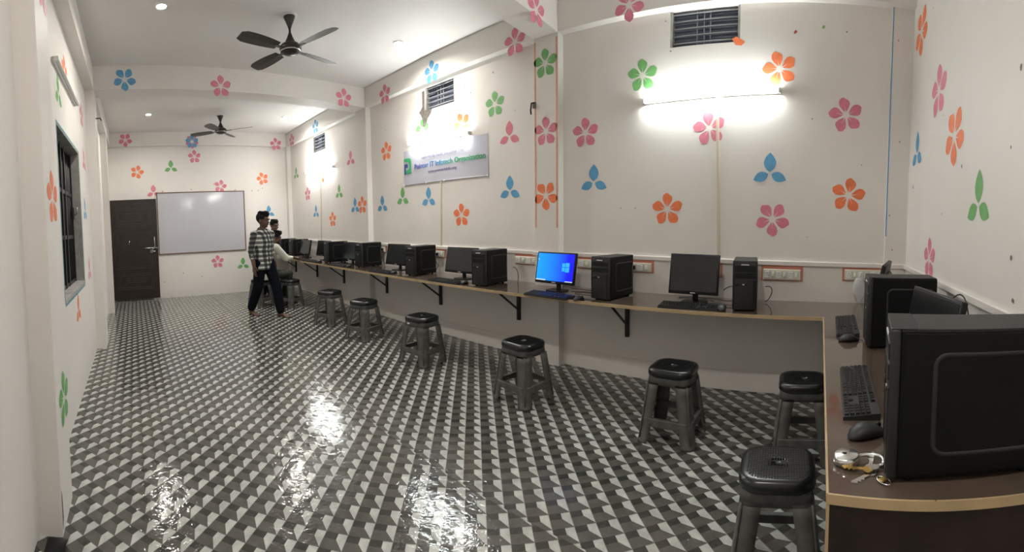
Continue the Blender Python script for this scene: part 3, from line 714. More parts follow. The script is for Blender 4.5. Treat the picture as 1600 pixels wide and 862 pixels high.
# ================================================================ the L-shaped counter
ct = empty('computer_counter', (0, 3.2, 0)); tag(ct, 'long dark brown laminate counter with tan edging, along the wall and round the corner', 'counter')
def toc(mb, name): return mb.build(name, ct, (0, -3.2, 0))
TK = .022
outline = [(-9.14, N - .0005), (-9.14, 2.878), (-7.2, 2.868), (-4.0, 2.885), (.076, 2.948), (.051, 1.007), (.30, .955), (XE - .001, .872), (XE - .001, N - .0005)]
t = MB(); t.prism([(x, y - 0) for x, y in outline], HC - TK, HC, 'lam'); toc(t, 'worktop')
eg = MB()
edge_pts = [(-9.14, 2.878), (-7.2, 2.868), (-4.0, 2.885), (.076, 2.948), (.051, 1.007), (.30, .955), (XE, .872)]
for a, b_ in zip(edge_pts, edge_pts[1:]):
    d = Vector((b_[0] - a[0], b_[1] - a[1], 0)).normalized(); nn = Vector((d.y, -d.x, 0))
    A = Vector((*a, 0)) - d * .002; B = Vector((*b_, 0)) + d * .002
    q = [A, B, B + nn * .006, A + nn * .006]
    eg.prism([(v.x, v.y) for v in q], HC - TK - .001, HC + .0015, 'edge')
toc(eg, 'edge_band')
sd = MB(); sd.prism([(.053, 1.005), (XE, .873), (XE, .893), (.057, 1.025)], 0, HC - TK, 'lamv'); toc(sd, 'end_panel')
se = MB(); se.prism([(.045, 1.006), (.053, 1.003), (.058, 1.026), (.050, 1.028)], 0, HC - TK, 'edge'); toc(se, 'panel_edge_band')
for x in (-1.615, -2.862, -4.122, -5.345, -6.705, -7.849, -9.0):
    b_ = MB()
    b_.box((x - .018, N - .03, .365), (x + .018, N - .0005, HC - TK), 'brk', .002)
    b_.box((x - .016, 3.05, HC - TK - .024), (x + .016, N - .02, HC - TK), 'brk', .002)
    b_.tube([(x, 3.13, HC - TK - .014), (x, N - .03, .48)], .011, 'brk', 6)
    toc(b_, 'bracket')

# ================================================================ computers
def make_tower(w_=.175, h_=.36, d_=.365):
    """mini tower, front face at local y = 0 looking to -Y, standing on z = 0"""
    r = empty('computer_tower')
    b_ = MB(); b_.box((-w_ / 2, .022, .012), (w_ / 2, d_, h_), 'satin', .004); b_.build('case', r)
    f_ = MB(); f_.box((-w_ / 2 - .001, 0, .010), (w_ / 2 + .001, .024, h_ + .001), 'greyblk', .007, 2)
    f_.box((-w_ / 2 + .006, -.0015, .02), (-w_ / 2 + .012, .004, h_ - .02), 'black'); f_.box((w_ / 2 - .03, -.0018, .02), (w_ / 2 - .006, .004, h_ * .62), 'black', .001)
    fr = f_.build('front_panel', r)
    for k in range(2):
        q = MB(); q.box((-w_ / 2 + .016, -.003, h_ - .075 - .048 * k), (w_ / 2 - .008, .004, h_ - .034 - .048 * k), 'black', .003); q.build('drive_bay', fr)
    q = MB(); q.lathe([(.011, -.002), (.012, .001), (.012, .003)], 'greyblk', 16, Matrix.Translation((-w_ / 2 + .03, -.001, h_ - .165)) @ Matrix.Rotation(PI / 2, 4, 'X')); q.build('power_button', fr)
    q = MB(); q.box((-.028, -.0042, h_ - .029), (.028, -.0005, h_ - .021), 'logo', .001); q.build('logo', fr)
    q = MB()
    for k in range(3): q.box((-w_ / 2 + .05 + .02 * k, -.002, h_ - .17), (-w_ / 2 + .064 + .02 * k, .001, h_ - .163), 'logo' if k == 1 else 'black')
    q.build('ports', fr)
    for sx in (1, -1):
        s = MB(); s.box((sx * (w_ / 2) - .0015, .03, .02), (sx * (w_ / 2) + .0015, d_ - .008, h_ - .008), 'satin', .001)
        pts = [(sx * (w_ / 2 - .0035), y, z) for y, z in rrect(.25, .235, .028, 5, .03 + .195, .185)]; pts.append(pts[0])
        s.tube(pts, .0075, 'greyblk', 8)
        s.build('side_panel', r)
    t = MB(); t.box((-w_ / 2 + .003, .0, h_ - .0005), (w_ / 2 - .003, .06, h_ + .0028), 'greyblk', .002); t.box((-w_ / 2 + .004, .062, h_ - .001), (w_ / 2 - .004, d_ - .003, h_ + .0018), 'greyblk', .001); t.build('top_panel', r)
    rb = MB(); rb.box((-w_ / 2 + .01, d_ - .001, h_ - .10), (w_ / 2 - .01, d_ + .003, h_ - .02), 'steel', .001); rb.box((-.02, d_ + .001, .05), (.0, d_ + .003, .2), 'steel'); rb.build('rear_plate', r)
    for x in (-1, 1):
        for y in (.05, d_ - .05):
            q = MB(); q.lathe([(.014, 0), (.014, .013)], 'black', 12, Matrix.Translation((x * (w_ / 2 - .025), y, 0))); q.build('foot', r)
    return r
TOWERS = [(-.4865, 3.027, 8, 'tower standing beside the nearest wall monitor, white wall bare on its right', .36),
          (-1.6345, 3.016, -8, 'tower immediately right of the blue-lit screen', .345),
          (-2.9515, 2.997, 5, 'tower right of the dark monitor that is next left of the blue-lit one', .35),
          (-4.117, 3.035, 8, 'fourth tower along the wall counted from the near corner', .35),
          (-5.425, 3.075, 6, 'fifth tower along the wall, just beyond the farther pillar', .35),
          (-6.445, 3.04, -3, 'sixth tower along the wall, in front of the brownish lit monitor edge', .345),
          (-8.215, 3.09, 4, 'distant tower just beyond the reaching hands of the seated man', .345),
          (-8.93, 3.10, 2, 'farthest tower, tight in the far corner behind the seated man', .345),
          ]
proto_t = make_tower()
def place(proto, used, loc, rz, label, cat, group, sc=None):
    o = copy_tree(proto) if used else proto
    o.location = loc; o.rotation_euler = (0, 0, math.radians(rz))
    tag(o, label, cat, group)
    if sc: o.scale = sc
    return o
for i, (x, y, a, lab, hh) in enumerate(TOWERS):
    place(proto_t, i > 0, (x, y, HC), a, 'black computer ' + lab, 'computer tower', 'computer towers on the counter', (1, 1, hh / .36))
place(proto_t, True, (.285, 2.295, HC), -90, 'black computer tower on the near counter wing, partly hidden by the biggest one', 'computer tower', 'computer towers on the counter', (1.05, 1, 1.03))
place(proto_t, True, (.205, 1.135, HC), -97, 'biggest-looking black computer tower at the right edge of the photo, beside padlock and keys', 'computer tower', 'computer towers on the counter', (1.1, 1.15, 1.08))

def make_monitor(w_, h_, lit=False):
    """screen faces local -Y, foot on z = 0; the panel's foot axis at the origin"""
    r = empty('computer_monitor'); z0 = .065; tilt = Matrix.Translation((0, -.02, z0 + h_ / 2)) @ Matrix.Rotation(math.radians(-11), 4, 'X')
    p = MB(); p.box((-w_ / 2, -.012, -h_ / 2), (w_ / 2, .016, h_ / 2), 'black', .005, 2, T=tilt); p.box((-w_ * .3, .014, -h_ * .3), (w_ * .3, .042, h_ * .3), 'black', .014, T=tilt); hs = p.build('housing', r)
    bz, bb = .014, .024
    s = MB(); s.box((-w_ / 2 + bz, -.0135, -h_ / 2 + bb), (w_ / 2 - bz, -.0115, h_ / 2 - bz), 'lit' if lit else 'screen', T=Matrix.Identity(4))
    so = s.build('screen', r); so.matrix_local = tilt
    q = MB(); q.box((-.02, -.0140, -h_ / 2 + .008), (.02, -.0115, -h_ / 2 + .015), 'logo', T=tilt); q.build('logo', r)
    if lit:
        q = MB()
        for (a, b_, c, d) in ((.078, .112, .012, .046), (.116, .158, .014, .052), (.078, .112, -.026, .008), (.116, .158, -.032, .010)): q.box((a, -.0145, c), (b_, -.0136, d), 'litpane')
        x = q.build('desktop_emblem', r); x.matrix_local = tilt
        q = MB(); q.box((-w_ / 2 + bz, -.0145, -h_ / 2 + bb), (-w_ / 2 + bz + .11, -.0136, -h_ / 2 + bb + .009), 'litbar'); x = q.build('taskbar', r); x.matrix_local = tilt
        q = MB(); q.box((w_ / 2 - bz - .08, -.0145, -h_ / 2 + bb), (w_ / 2 - bz, -.0136, -h_ / 2 + bb + .007), 'litbar'); x = q.build('system_tray', r); x.matrix_local = tilt
        q = MB(); q.box((-w_ / 2 + bz + .008, -.0145, h_ / 2 - .075), (-w_ / 2 + bz + .016, -.0136, h_ / 2 - .065), 'litbar'); x = q.build('desktop_icon', r); x.matrix_local = tilt
    n = MB(); n.box((-.022, .012, .006), (.022, .034, z0 + h_ * .35), 'black', .004); n.build('stand', r)
    b_ = MB(); b_.prism(rrect(.20, .15, .05, 6), 0, .008, 'black'); b_.build('base', r)
    return r
PM = 'computer monitors on the counter'
m1 = make_monitor(.40, .315); place(m1, False, (-.925, 3.27, HC), 0, 'squarish dark monitor, the one nearest the corner on the wall counter', 'monitor', PM)
m2 = make_monitor(.435, .285, True); place(m2, False, (-2.19, 3.235, HC), -3, 'monitor showing a bright blue desktop', 'monitor', PM)
m3 = make_monitor(.46, .285)
mons = [(-3.47, 3.28, 3, 'black monitor next left of the blue-lit one'), (-4.74, 3.31, 3, 'black monitor between the third and fourth towers from the corner'), (-5.93, 3.24, 0, 'black monitor at the farther pillar, partly hidden by the fifth tower'),
        (-6.98, 3.27, 3, 'monitor with a brownish glow on its face, behind the sixth tower'), (-7.70, 3.23, 0, 'black monitor the seated man works at'), (-8.58, 3.30, 0, 'monitor edge peeking above the farthest pair of towers')]
for i, (x, y, a, lab) in enumerate(mons): place(m3, i > 0, (x, y, HC), a, lab, 'monitor', PM)
o = place(m3, True, (.51, 1.73, HC), -79, 'dark monitor on the near counter wing behind the biggest tower', 'monitor', PM, (.96, 1.0, 1.06))
o = place(m3, True, (.50, 2.98, HC), -105, 'monitor in the near corner with only its top corner showing', 'monitor', PM, (1, 1, 1.10))

KM = {}
def make_keyboard(detail):
    """keys towards +Z, front edge at -Y, 0.44 x 0.14"""
    r = empty('keyboard')
    b_ = MB(); b_.add([(-.22, -.07, 0), (.22, -.07, 0), (.22, .07, 0), (-.22, .07, 0), (-.22, -.07, .012), (.22, -.07, .012), (.22, .07, .024), (-.22, .07, .024)], [[3, 2, 1, 0], [4, 5, 6, 7], [0, 1, 5, 4], [1, 2, 6, 5], [2, 3, 7, 6], [3, 0, 4, 7]], 'greyblk'); 
    base = b_.build('body', r)
    km = {}
    rows = []
    for j in range(6):
        y = -.056 + j * .0205 + (.006 if j == 5 else 0)
        if j == 0: xs = [(.0, .028), (.03, .028), (.06, .028), (.09, .10), (.192, .028), (.222, .028), (.252, .03)]
        else:
            off = (0, .012, .008, .004, 0, 0)[j]; xs = []; x = 0
            first = (.0, .038, .032, .026, .017, .017)[j]
            xs.append((0, first)); x = first + .002
            while x + .017 < .282: xs.append((x, .0170)); x += .0190
            xs[-1] = (xs[-1][0], .282 - xs[-1][0])
        xs += [(.292 + .019 * k, .017) for k in range(3) if j in (0, 3, 4, 5) or (j == 1 and k == 1)]
        if j < 5: xs += [(.355 + .019 * k, .017) for k in range(4)]
        for x, w_ in xs: rows.append((x - .215 + w_ / 2, y, w_))
    if detail:
        for x, y, w_ in rows:
            k = round(w_, 3)
            if k not in km:
                q = MB(); q.add([(-w_ / 2, -.0085, 0), (w_ / 2, -.0085, 0), (w_ / 2, .0085, 0), (-w_ / 2, .0085, 0), (-w_ / 2 + .002, -.0065, .006), (w_ / 2 - .002, -.0065, .006), (w_ / 2 - .002, .0068, .006), (-w_ / 2 + .002, .0068, .006)], [[4, 5, 6, 7], [0, 1, 5, 4], [1, 2, 6, 5], [2, 3, 7, 6], [3, 0, 4, 7]], 'black'); o = q.build('key', r); km[k] = o
            else:
                o = km[k].copy(); COL.objects.link(o); o.parent = r
            o.location = (x, y, .0125 + (y + .07) / .14 * .012); o.rotation_euler = (math.atan2(.012, .14), 0, 0)
    else:
        q = MB()
        for x, y, w_ in rows:
            z = .0125 + (y + .07) / .14 * .012
            q.add([(x - w_ / 2, y - .0085, z), (x + w_ / 2, y - .0085, z), (x + w_ / 2, y + .0085, z), (x - w_ / 2, y + .0085, z), (x - w_ / 2 + .002, y - .0065, z + .006), (x + w_ / 2 - .002, y - .0065, z + .006), (x + w_ / 2 - .002, y + .0068, z + .007), (x - w_ / 2 + .002, y + .0068, z + .007)], [[4, 5, 6, 7], [0, 1, 5, 4], [1, 2, 6, 5], [2, 3, 7, 6], [3, 0, 4, 7]], 'black')
        q.build('key_field', r)
    return r
KG = 'black keyboards on the counter'
kd = make_keyboard(True); kp = make_keyboard(False)
place(kd, False, (.180, 1.635, HC), -92, 'black keyboard lying beside the biggest tower on the near counter wing', 'keyboard', KG, (1.12, .88, 1))
place(kd, True, (.213, 2.68, HC), -92, 'black keyboard nearer the corner on the counter wing', 'keyboard', KG, (1.1, .95, 1))
for i, (x, y, a, lab) in enumerate([(-.905, 3.045, 4, 'black keyboard in front of the squarish monitor nearest the corner'), (-2.08, 2.945, -3, 'keyboard with a bluish sheen in front of the blue-lit monitor'), (-3.41, 2.985, 3, 'black keyboard in front of the monitor next left of the blue-lit one'),
                                    (-4.66, 2.985, 3, 'black keyboard in front of the fourth monitor from the corner'), (-5.84, 2.98, 4, 'black keyboard in front of the fifth monitor from the corner'), (-6.83, 2.95, 6, 'black keyboard right beside the seated man\'s hands')]):
    place(kp, i > 0, (x, y, HC), a, lab, 'keyboard', KG)

def make_mouse():
    r = empty('computer_mouse')
    b_ = MB(); rings = []
    prof = [(0, .004, .010), (.12, .020, .022), (.3, .027, .033), (.5, .030, .038), (.7, .029, .036), (.88, .024, .026), (1, .010, .012)]
    for t, w_, h_ in prof:
        y = .052 - .104 * t; ring = []
        for k in range(14):
            a = PI * 2 * k / 14; ring.append((w_ * math.cos(a), y, max(0.001, h_ * .48 + h_ * .52 * math.sin(a))))
        rings.append(ring)
    b_.loft(rings, 'greyblk'); b_.build('body', r)
    w2 = MB(); w2.lathe([(.006, -.0035), (.008, -.0015), (.008, .0015), (.006, .0035)], 'black', 12, Matrix.Translation((0, .034, .026)) @ Matrix.Rotation(PI / 2, 4, 'Y')); w2.build('wheel', r)
    c = MB(); c.tube(bez((0, .05, .008), (0, .075, .003), (.03, .085, .003), (.09, .075, .003), 10), .002, 'cable', 6); c.build('cable', r)
    return r
mo = make_mouse()
for i, (x, y, a, lab, s_) in enumerate([(.175, 1.283, -72, 'black mouse between the near keyboard and the padlock', 1.15), (.203, 2.352, -80, 'black mouse beside the keyboard nearer the corner', 1.1), (-.652, 3.035, 8, 'shiny mouse in front of the nearest wall tower', 1.15), (-1.776, 2.936, -15, 'mouse right of the bluish keyboard', 1.0),
                                   (-3.163, 3.011, 5, 'mouse in front of the dark monitor left of the blue-lit one', 1), (-4.44, 3.02, 5, 'mouse in front of the fourth monitor from the corner', 1), (-5.57, 3.0, 5, 'mouse beside the fifth keyboard from the corner', 1), (-6.60, 2.99, 5, 'mouse beside the sixth tower from the corner', 1)]):
    place(mo, i > 0, (x, y, HC), a, lab, 'mouse', 'computer mice on the counter', (s_, s_, s_))
# loose cables on the counter and behind the machines
for pts, lab in [(bez((-.90, 3.33, .79), (-.7, 3.42, .80), (-.72, 3.25, .78), (-.58, 3.35, .80)) , 'black cable loop lying between the nearest wall monitor and its tower'),
                 (bez((-.72, 3.40, .86), (-.66, 3.45, .92), (-.60, 3.42, .88), (-.56, 3.43, .86)), 'black cable arching up behind the nearest wall tower'),
                 (bez((-1.10, 3.40, .78), (-1.02, 3.46, .78), (-.9, 3.46, .78), (-.80, 3.40, .785)), 'black cable under the nearest wall monitor'),
                 (bez((-2.1, 3.33, .79), (-1.95, 3.40, .78), (-1.85, 3.3, .78), (-1.70, 3.42, .80)), 'black cable between the blue-lit monitor and its tower'),
                 (bez((-1.98, 3.2, .78), (-1.88, 3.25, .79), (-1.80, 3.20, .78), (-1.73, 3.22, .79)), 'second black cable lying right of the blue-lit monitor'),
                 (bez((-.385, 3.42, .90), (-.30, 3.43, .93), (-.33, 3.46, .80), (-.38, 3.40, .784)), 'thin cable curving out behind the nearest wall tower'),
                 (bez((-2.86, 3.41, .93), (-2.80, 3.43, .95), (-2.80, 3.44, .80), (-2.84, 3.46, .779)), 'thin cable loop behind the third tower from the corner'),
                 (bez((-3.30, 3.33, .79), (-3.2, 3.40, .78), (-3.1, 3.38, .80), (-3.02, 3.41, .84)), 'cable behind the monitor left of the blue-lit one'),
                 (bez((-4.63, 3.35, .80), (-4.55, 3.42, .78), (-4.4, 3.40, .79), (-4.25, 3.44, .84)), 'cable behind the fourth monitor from the corner'),
                 (bez((.60, 2.02, .90), (.66, 1.98, 1.14), (.70, 1.9, 1.16), (.70, 1.85, 1.02)), 'black cable arching up behind the monitor on the counter wing')]:
    c = MB(); c.tube(pts, .0038, 'cable', 6); tag(c.build('loose_cable'), lab, 'cable')

# ---- padlock and keys
pl = empty('padlock', (.103, 1.142, HC + .001)); pl.rotation_euler = (0, 0, math.radians(-12)); tag(pl, 'round steel padlock with a thick shackle lying at the near counter corner', 'padlock')
b_ = MB(); b_.lathe([(.031, 0), (.035, .003), (.035, .020), (.031, .0235), (.0005, .0245)], 'chrome', 32); b_.build('body', pl)
k = MB(); k.prism([(-.012, -.002), (-.004, -.005), (.0, -.003), (.0, .003), (-.004, .004), (-.012, .002)], .0242, .0252, 'black'); k.build('keyhole', pl)
s = MB(); s.tube(bez((.025, .010, .013), (.06, .03, .014), (.105, .030, .018), (.10, -.014, .012), 14), .0048, 'chrome', 10); s.build('shackle', pl)
def key_thing(x, y, rz, label, m='chrome', z=0, ry=0):
    k = MB(); k.prism([(.011 * math.cos(a), .010 * math.sin(a)) for a in [2 * PI * i / 14 for i in range(14)]], 0, .0022, m)
    k.prism([(.009, -.004), (.052, -.004), (.056, 0), (.052, .004), (.047, .009), (.043, .004), (.038, .010), (.034, .004), (.029, .009), (.025, .004), (.009, .004)], 0, .0020, m)
    o = k.build('key', loc=(x, y, HC + .001 + z)); o.rotation_euler = (0, math.radians(ry), math.radians(rz)); o.scale = (1.25, 1.3, 1.3); tag(o, label, 'key', 'keys beside the padlock'); return o
key_thing(.165, 1.085, 215, 'bright steel key lying closest to the counter edge')
key_thing(.162, 1.105, 75, 'steel key pointing toward the big tower, overlapping the shackle', z=.003, ry=-4)
key_thing(.155, 1.093, 165, 'thin brass-coloured key pointing toward the padlock body', 'brass', z=.0055)
key_thing(.172, 1.098, 30, 'short steel key against the foot of the big tower', z=.008, ry=5)
rg = MB(); rg.tube([(.012 * math.cos(a) + .0, .022 * math.sin(a), 0) for a in [2 * PI * i / 20 for i in range(21)]], .0016, 'chrome', 6)
rg.box((-.009, -.004, -.002), (.011, .014, .003), 'brass', .002)
o = rg.build('key_ring', loc=(.190, 1.045, HC + .005), rotz=math.radians(35)); tag(o, 'steel key ring with a yellow tag at the end of the bunch of keys', 'key ring')

# ================================================================ plastic stools
def make_stool():
    r = empty('plastic_stool')
    HS = .47
    def sq(w_, z, rr=.075, n=6): return [(x, y, z) for x, y in rrect(2 * w_, 2 * w_ * .93, rr, n)]
    s = MB()
    n = 6
    outer = [sq(.128, HS - .054, .065), sq(.138, HS - .052, .07), sq(.148, HS - .042), sq(.149, HS - .018), sq(.143, HS - .005), sq(.130, HS + .001), sq(.10, HS - .001), sq(.05, HS - .004, .04), [(x, y, HS - .005) for x, y in rrect(.034, .024, .010, n)], [(x, y, HS - .030) for x, y in rrect(.034, .024, .010, n)]]
    s.loft(outer, 'seat', cap=False)
    # little square studs of the anti-slip top
    for i in range(-11, 12):
        for j in range(-10, 11):
            if abs(i) < 3 and abs(j) < 3: continue
            if (i / 11.5) ** 4 + (j / 10.6) ** 4 > 1: continue
            x, y = i * .0105, j * .0105
            s.box((x - .0034, y - .0034, HS - .006), (x + .0034, y + .0034, HS + .0022), 'seat')
    s.build('seat', r)
    # apron below the seat
    def wz(z): return .138 + (.412 - z) / .412 * .048     # half width grows to the floor
    a = MB()
    zt, zb = HS - .045, HS - .098
    o1 = [sq(wz(z) , z, .045) for z in (zt, zb)]; i1 = [sq(wz(z) - .006, z, .04) for z in (zb, zt)]
    a.loft(o1 + i1 + [o1[0]], 'leg', cap=False); a.build('apron', r)
    # four corner legs, each an L-wrapped tapering shell with a flared foot
    for (sx, sy) in ((1, 1), (-1, 1), (-1, -1), (1, -1)):
        L_ = MB(); rings = []
        for z in (HS - .085, .33, .25, .16, .09, .03, .014, .0):
            w_ = wz(z); t = (HS - z) / HS; span = .078 - .010 * t; rad = .045; h2 = w_ * .93
            if z < .02: w_ += .007; h2 += .007
            out = [(w_, h2 - span - rad * .2)]
            out += [(w_ - rad + rad * math.cos(q), h2 - rad + rad * math.sin(q)) for q in [PI / 2 * k / 6 for k in range(7)]]
            out += [(w_ - span - rad * .2, h2)]
            th = .007
            inn = [(w_ - th * 1.3, h2 - span - rad * .2 + .003)] + [(w_ - rad + (rad - th) * math.cos(q), h2 - rad + (rad - th) * math.sin(q)) for q in [PI / 2 * k / 6 for k in range(7)]] + [(w_ - span - rad * .2 + .003, h2 - th * 1.3)]
            rings.append([(x * sx, y * sy, z) for x, y in out + inn[::-1]])
        L_.loft(rings, 'leg'); 
        # moulded rib down the corner
        L_.tube([((wz(z) - .010) * sx, (wz(z) * .93 - .010) * sy, z) for z in (HS - .09, .3, .15, .03)], .006, 'leg', 8)
        L_.build('leg', r)
    # stretchers joining the legs at a third of the height
    zz0, zz1 = .108, .160
    for (ax, sg) in ((0, 1), (0, -1), (1, 1), (1, -1)):
        q = MB(); w0, w1 = wz(zz0), wz(zz1)
        if ax == 0:
            for (zl, zh_, ww) in ((zz0, zz1, w0 * .93),): q.box((-w0 + .03, sg * (ww - .006) - .004, zl), (w0 - .03, sg * (ww - .006) + .004, zh_), 'leg', .003)
            q.box((-w0 + .03, sg * (w0 * .93 - .016) - .012, zz1 - .006), (w0 - .03, sg * (w0 * .93 - .016) + .012, zz1), 'leg', .002)
        else:
            q.box((sg * (w0 - .006) - .004, -w0 * .93 + .03, zz0), (sg * (w0 - .006) + .004, w0 * .93 - .03, zz1), 'leg', .003)
            q.box((sg * (w0 - .016) - .012, -w0 * .93 + .03, zz1 - .006), (sg * (w0 - .016) + .012, w0 * .93 - .03, zz1), 'leg', .002)
        q.build('stretcher', r)
    return r
st = make_stool()
GS = 'black and grey plastic stools along the counter'
for i, (x, y, a, lab) in enumerate([(-.120, 1.665, 4, 'stool nearest the camera, beside the counter end panel'), (-.045, 2.615, 3, 'stool half hidden behind the near counter wing'), (-.886, 2.655, -1, 'stool in front of the nearest wall monitor'), (-2.114, 2.640, -6, 'stool in front of the blue-lit screen'),
                                    (-3.43, 2.662, 7, 'stool fourth from the near corner, with a pale sticker under its seat'), (-4.588, 2.660, 15, 'stool fifth from the near corner'), (-5.53, 2.650, 20, 'stool sixth from the near corner'), (-7.07, 2.63, 24, 'empty stool right beside the seated man\'s knees'), (-7.38, 2.18, 24, 'stool the man in the white shirt sits on')]):
    place(st, i > 0, (x, y, 0), a, 'plastic ' + lab, 'stool', GS)
# pale sticker on one stool's apron
sk = MB(); sk.prism([(.020 * math.cos(q), .009 * math.sin(q)) for q in [2 * PI * i / 14 for i in range(14)]], 0, .0012, 'white', Matrix.Translation((0, -.1325, .402)) @ Matrix.Rotation(PI / 2, 4, 'X'))
for o in list(COL.objects):
    if o.get('label', '').endswith('sticker under its seat'): q = sk.build('sticker', o); q.location = (-.06, 0, 0)

# ================================================================ people
def remesh(mb, name, parent, voxel, smooth=6):
    """one continuous surface out of overlapping closed volumes"""
    o = mb.build(name + '_tmp')
    md = o.modifiers.new('r', 'REMESH'); md.mode = 'VOXEL'; md.voxel_size = voxel
    ms = o.modifiers.new('s', 'SMOOTH'); ms.iterations = smooth; ms.factor = .5
    bpy.context.view_layer.update()
    me = bpy.data.meshes.new_from_object(o.evaluated_get(bpy.context.evaluated_depsgraph_get()))
    mats = [m for m in o.data.materials]; bpy.data.objects.remove(o)
    me.materials.clear()
    for m in mats: me.materials.append(m)
    me.polygons.foreach_set('use_smooth', [True] * len(me.polygons)); me.polygons.foreach_set('material_index', [0] * len(me.polygons))
    n = bpy.data.objects.new(name, me); COL.objects.link(n); n.parent = parent
    return n
def limb(mb, pts, rads, m, seg=14):
    """tapering limb through joints; intermediate rings keep the bends soft"""
    P, R_ = [], []
    rads = [r if isinstance(r, tuple) else (r, r) for r in rads]
    for i in range(len(pts) - 1):
        for k in range(4):
            t = k / 4; P.append(tuple(pts[i][j] * (1 - t) + pts[i + 1][j] * t for j in range(3))); R_.append(tuple(rads[i][j] * (1 - t) + rads[i + 1][j] * t for j in range(2)))
    P.append(pts[-1]); R_.append(rads[-1])
    mb.tube(P, 0, m, seg, radii=R_)
    for p, r in ((pts[0], rads[0]), (pts[-1], rads[-1])): ball(mb, p, (min(r),) * 3, m)
    for p, r in list(zip(pts, rads))[1:-1]: ball(mb, p, (min(r) * 1.0,) * 3, m)
def ball(mb, c, r, m, T=None, nu=14, nv=10):
    rings = []
    for j in range(1, nv):
        a = PI * j / nv; rings.append([(c[0] + r[0] * math.sin(a) * math.cos(2 * PI * k / nu), c[1] + r[1] * math.sin(a) * math.sin(2 * PI * k / nu), c[2] - r[2] * math.cos(a)) for k in range(nu)])
    mb.loft(rings, m, T)
def trunk(mb, secs, m, n=24):
    """sections (x, y, z, rx, ry), superelliptic"""
    rings = []
    for (cx, cy, z, rx, ry) in secs:
        ring = []
        for k in range(n):
            a = 2 * PI * k / n; c, s = math.cos(a), math.sin(a)
            ring.append((cx + rx * math.copysign(abs(c) ** .8, c), cy + ry * math.copysign(abs(s) ** .9, s), z))
        rings.append(ring)
    mb.loft(rings, m)
def head_parts(mb, T, k=1.0):
    """head with its front towards local +Y, origin at the head's middle"""
    S_ = lambda *v: tuple(x * k for x in v)
    ball(mb, S_(0, -.012, .022), S_(.076, .094, .092), 'skin', T, 20, 14)
    ball(mb, S_(0, .018, -.030), S_(.060, .066, .078), 'skin', T, 20, 14)      # face
    ball(mb, S_(0, .048, -.088), S_(.026, .026, .022), 'skin', T)               # chin
    ball(mb, S_(0, .080, .018), S_(.046, .016, .014), 'skin', T)                # brow
    mb.loft([[(x * k, y * k, z * k) for x, y, z in r] for r in ([(-.007, .078, .012), (.007, .078, .012), (.007, .07, .012), (-.007, .07, .012)], [(-.010, .092, -.012), (.010, .092, -.012), (.012, .07, -.012), (-.012, .07, -.012)], [(-.017, .104, -.032), (.017, .104, -.032), (.019, .07, -.032), (-.019, .07, -.032)], [(-.013, .092, -.041), (.013, .092, -.041), (.014, .07, -.041), (-.014, .07, -.041)])], 'skin', T)
    ball(mb, S_(0, .083, -.058), S_(.024, .012, .009), 'skin', T)               # mouth mound
    for s in (-1, 1): ball(mb, S_(s * .078, -.008, -.008), S_(.011, .020, .031), 'skin', T); ball(mb, S_(s * .040, .052, -.028), S_(.024, .028, .024), 'skin', T)
def face_parts(root, T, k=1.0, beard=False):
    for s in (-1, 1):
        e = MB(); ball(e, (s * .030 * k, .079 * k, .004 * k), (.0105 * k, .0065 * k, .0052 * k), 'eyew', T); ball(e, (s * .030 * k, .0835 * k, .004 * k), (.0052 * k, .0035 * k, .0052 * k), 'hair', T); e.build('eye', root)
        b_ = MB(); b_.tube([T @ Vector((s * .012 * k, .092 * k, .021 * k)), T @ Vector((s * .032 * k, .091 * k, .027 * k)), T @ Vector((s * .052 * k, .078 * k, .021 * k))], .0042 * k, 'hair', 6); b_.build('eyebrow', root)
    m_ = MB(); ball(m_, (0, .0935 * k, -.060 * k), (.021 * k, .006 * k, .0055 * k), 'lip', T); m_.build('lips', root)
    if beard:
        b_ = MB()
        ball(b_, (0, .050 * k, -.086 * k), (.036 * k, .034 * k, .024 * k), 'hair', T); b_.tube([T @ Vector((-.024 * k, .090 * k, -.054 * k)), T @ Vector((0, .098 * k, -.046 * k)), T @ Vector((.024 * k, .090 * k, -.054 * k))], .0042 * k, 'hair', 6); b_.build('beard', root)
def hair_cap(root, T, k=1.0, quiff=.02):
    h = MB()
    ball(h, (0, -.020 * k, .040 * k), (.084 * k, .096 * k, .088 * k), 'hair', T, 22, 14)
    ball(h, (0, .040 * k, .092 * k), (.062 * k, .052 * k, (.026 + quiff) * k), 'hair', T)
    for s in (-1, 1): ball(h, (s * .066 * k, .012 * k, .034 * k), (.018 * k, .036 * k, .034 * k), 'hair', T)
    rnd = random.Random(3)
    for i in range(26):
        a = rnd.uniform(0, 2 * PI); rr = rnd.uniform(.02, .07)
        ball(h, (rr * math.cos(a) * k, (rr * math.sin(a) + .0) * k, (.112 + .014 * rnd.random()) * k), (.018 * k, .018 * k, .014 * k), 'hair', T, 8, 6)
    # cut the cap away from the face: a plane-limited remesh keeps it behind the hairline
    inv = T.inverted()
    o = remesh(h, 'hair', root, .006 * k, 2)
    bm_ = bmesh.new(); bm_.from_mesh(o.data)
    dead = [v for v in bm_.verts if (lambda p: (p.y > .052 * k and p.z < .052 * k) or (p.z < -.055 * k) or (p.y > .018 * k and p.z < .02 * k))(inv @ v.co)]
    bmesh.ops.delete(bm_, geom=dead, context='VERTS'); bm_.to_mesh(o.data); bm_.free()
    return o
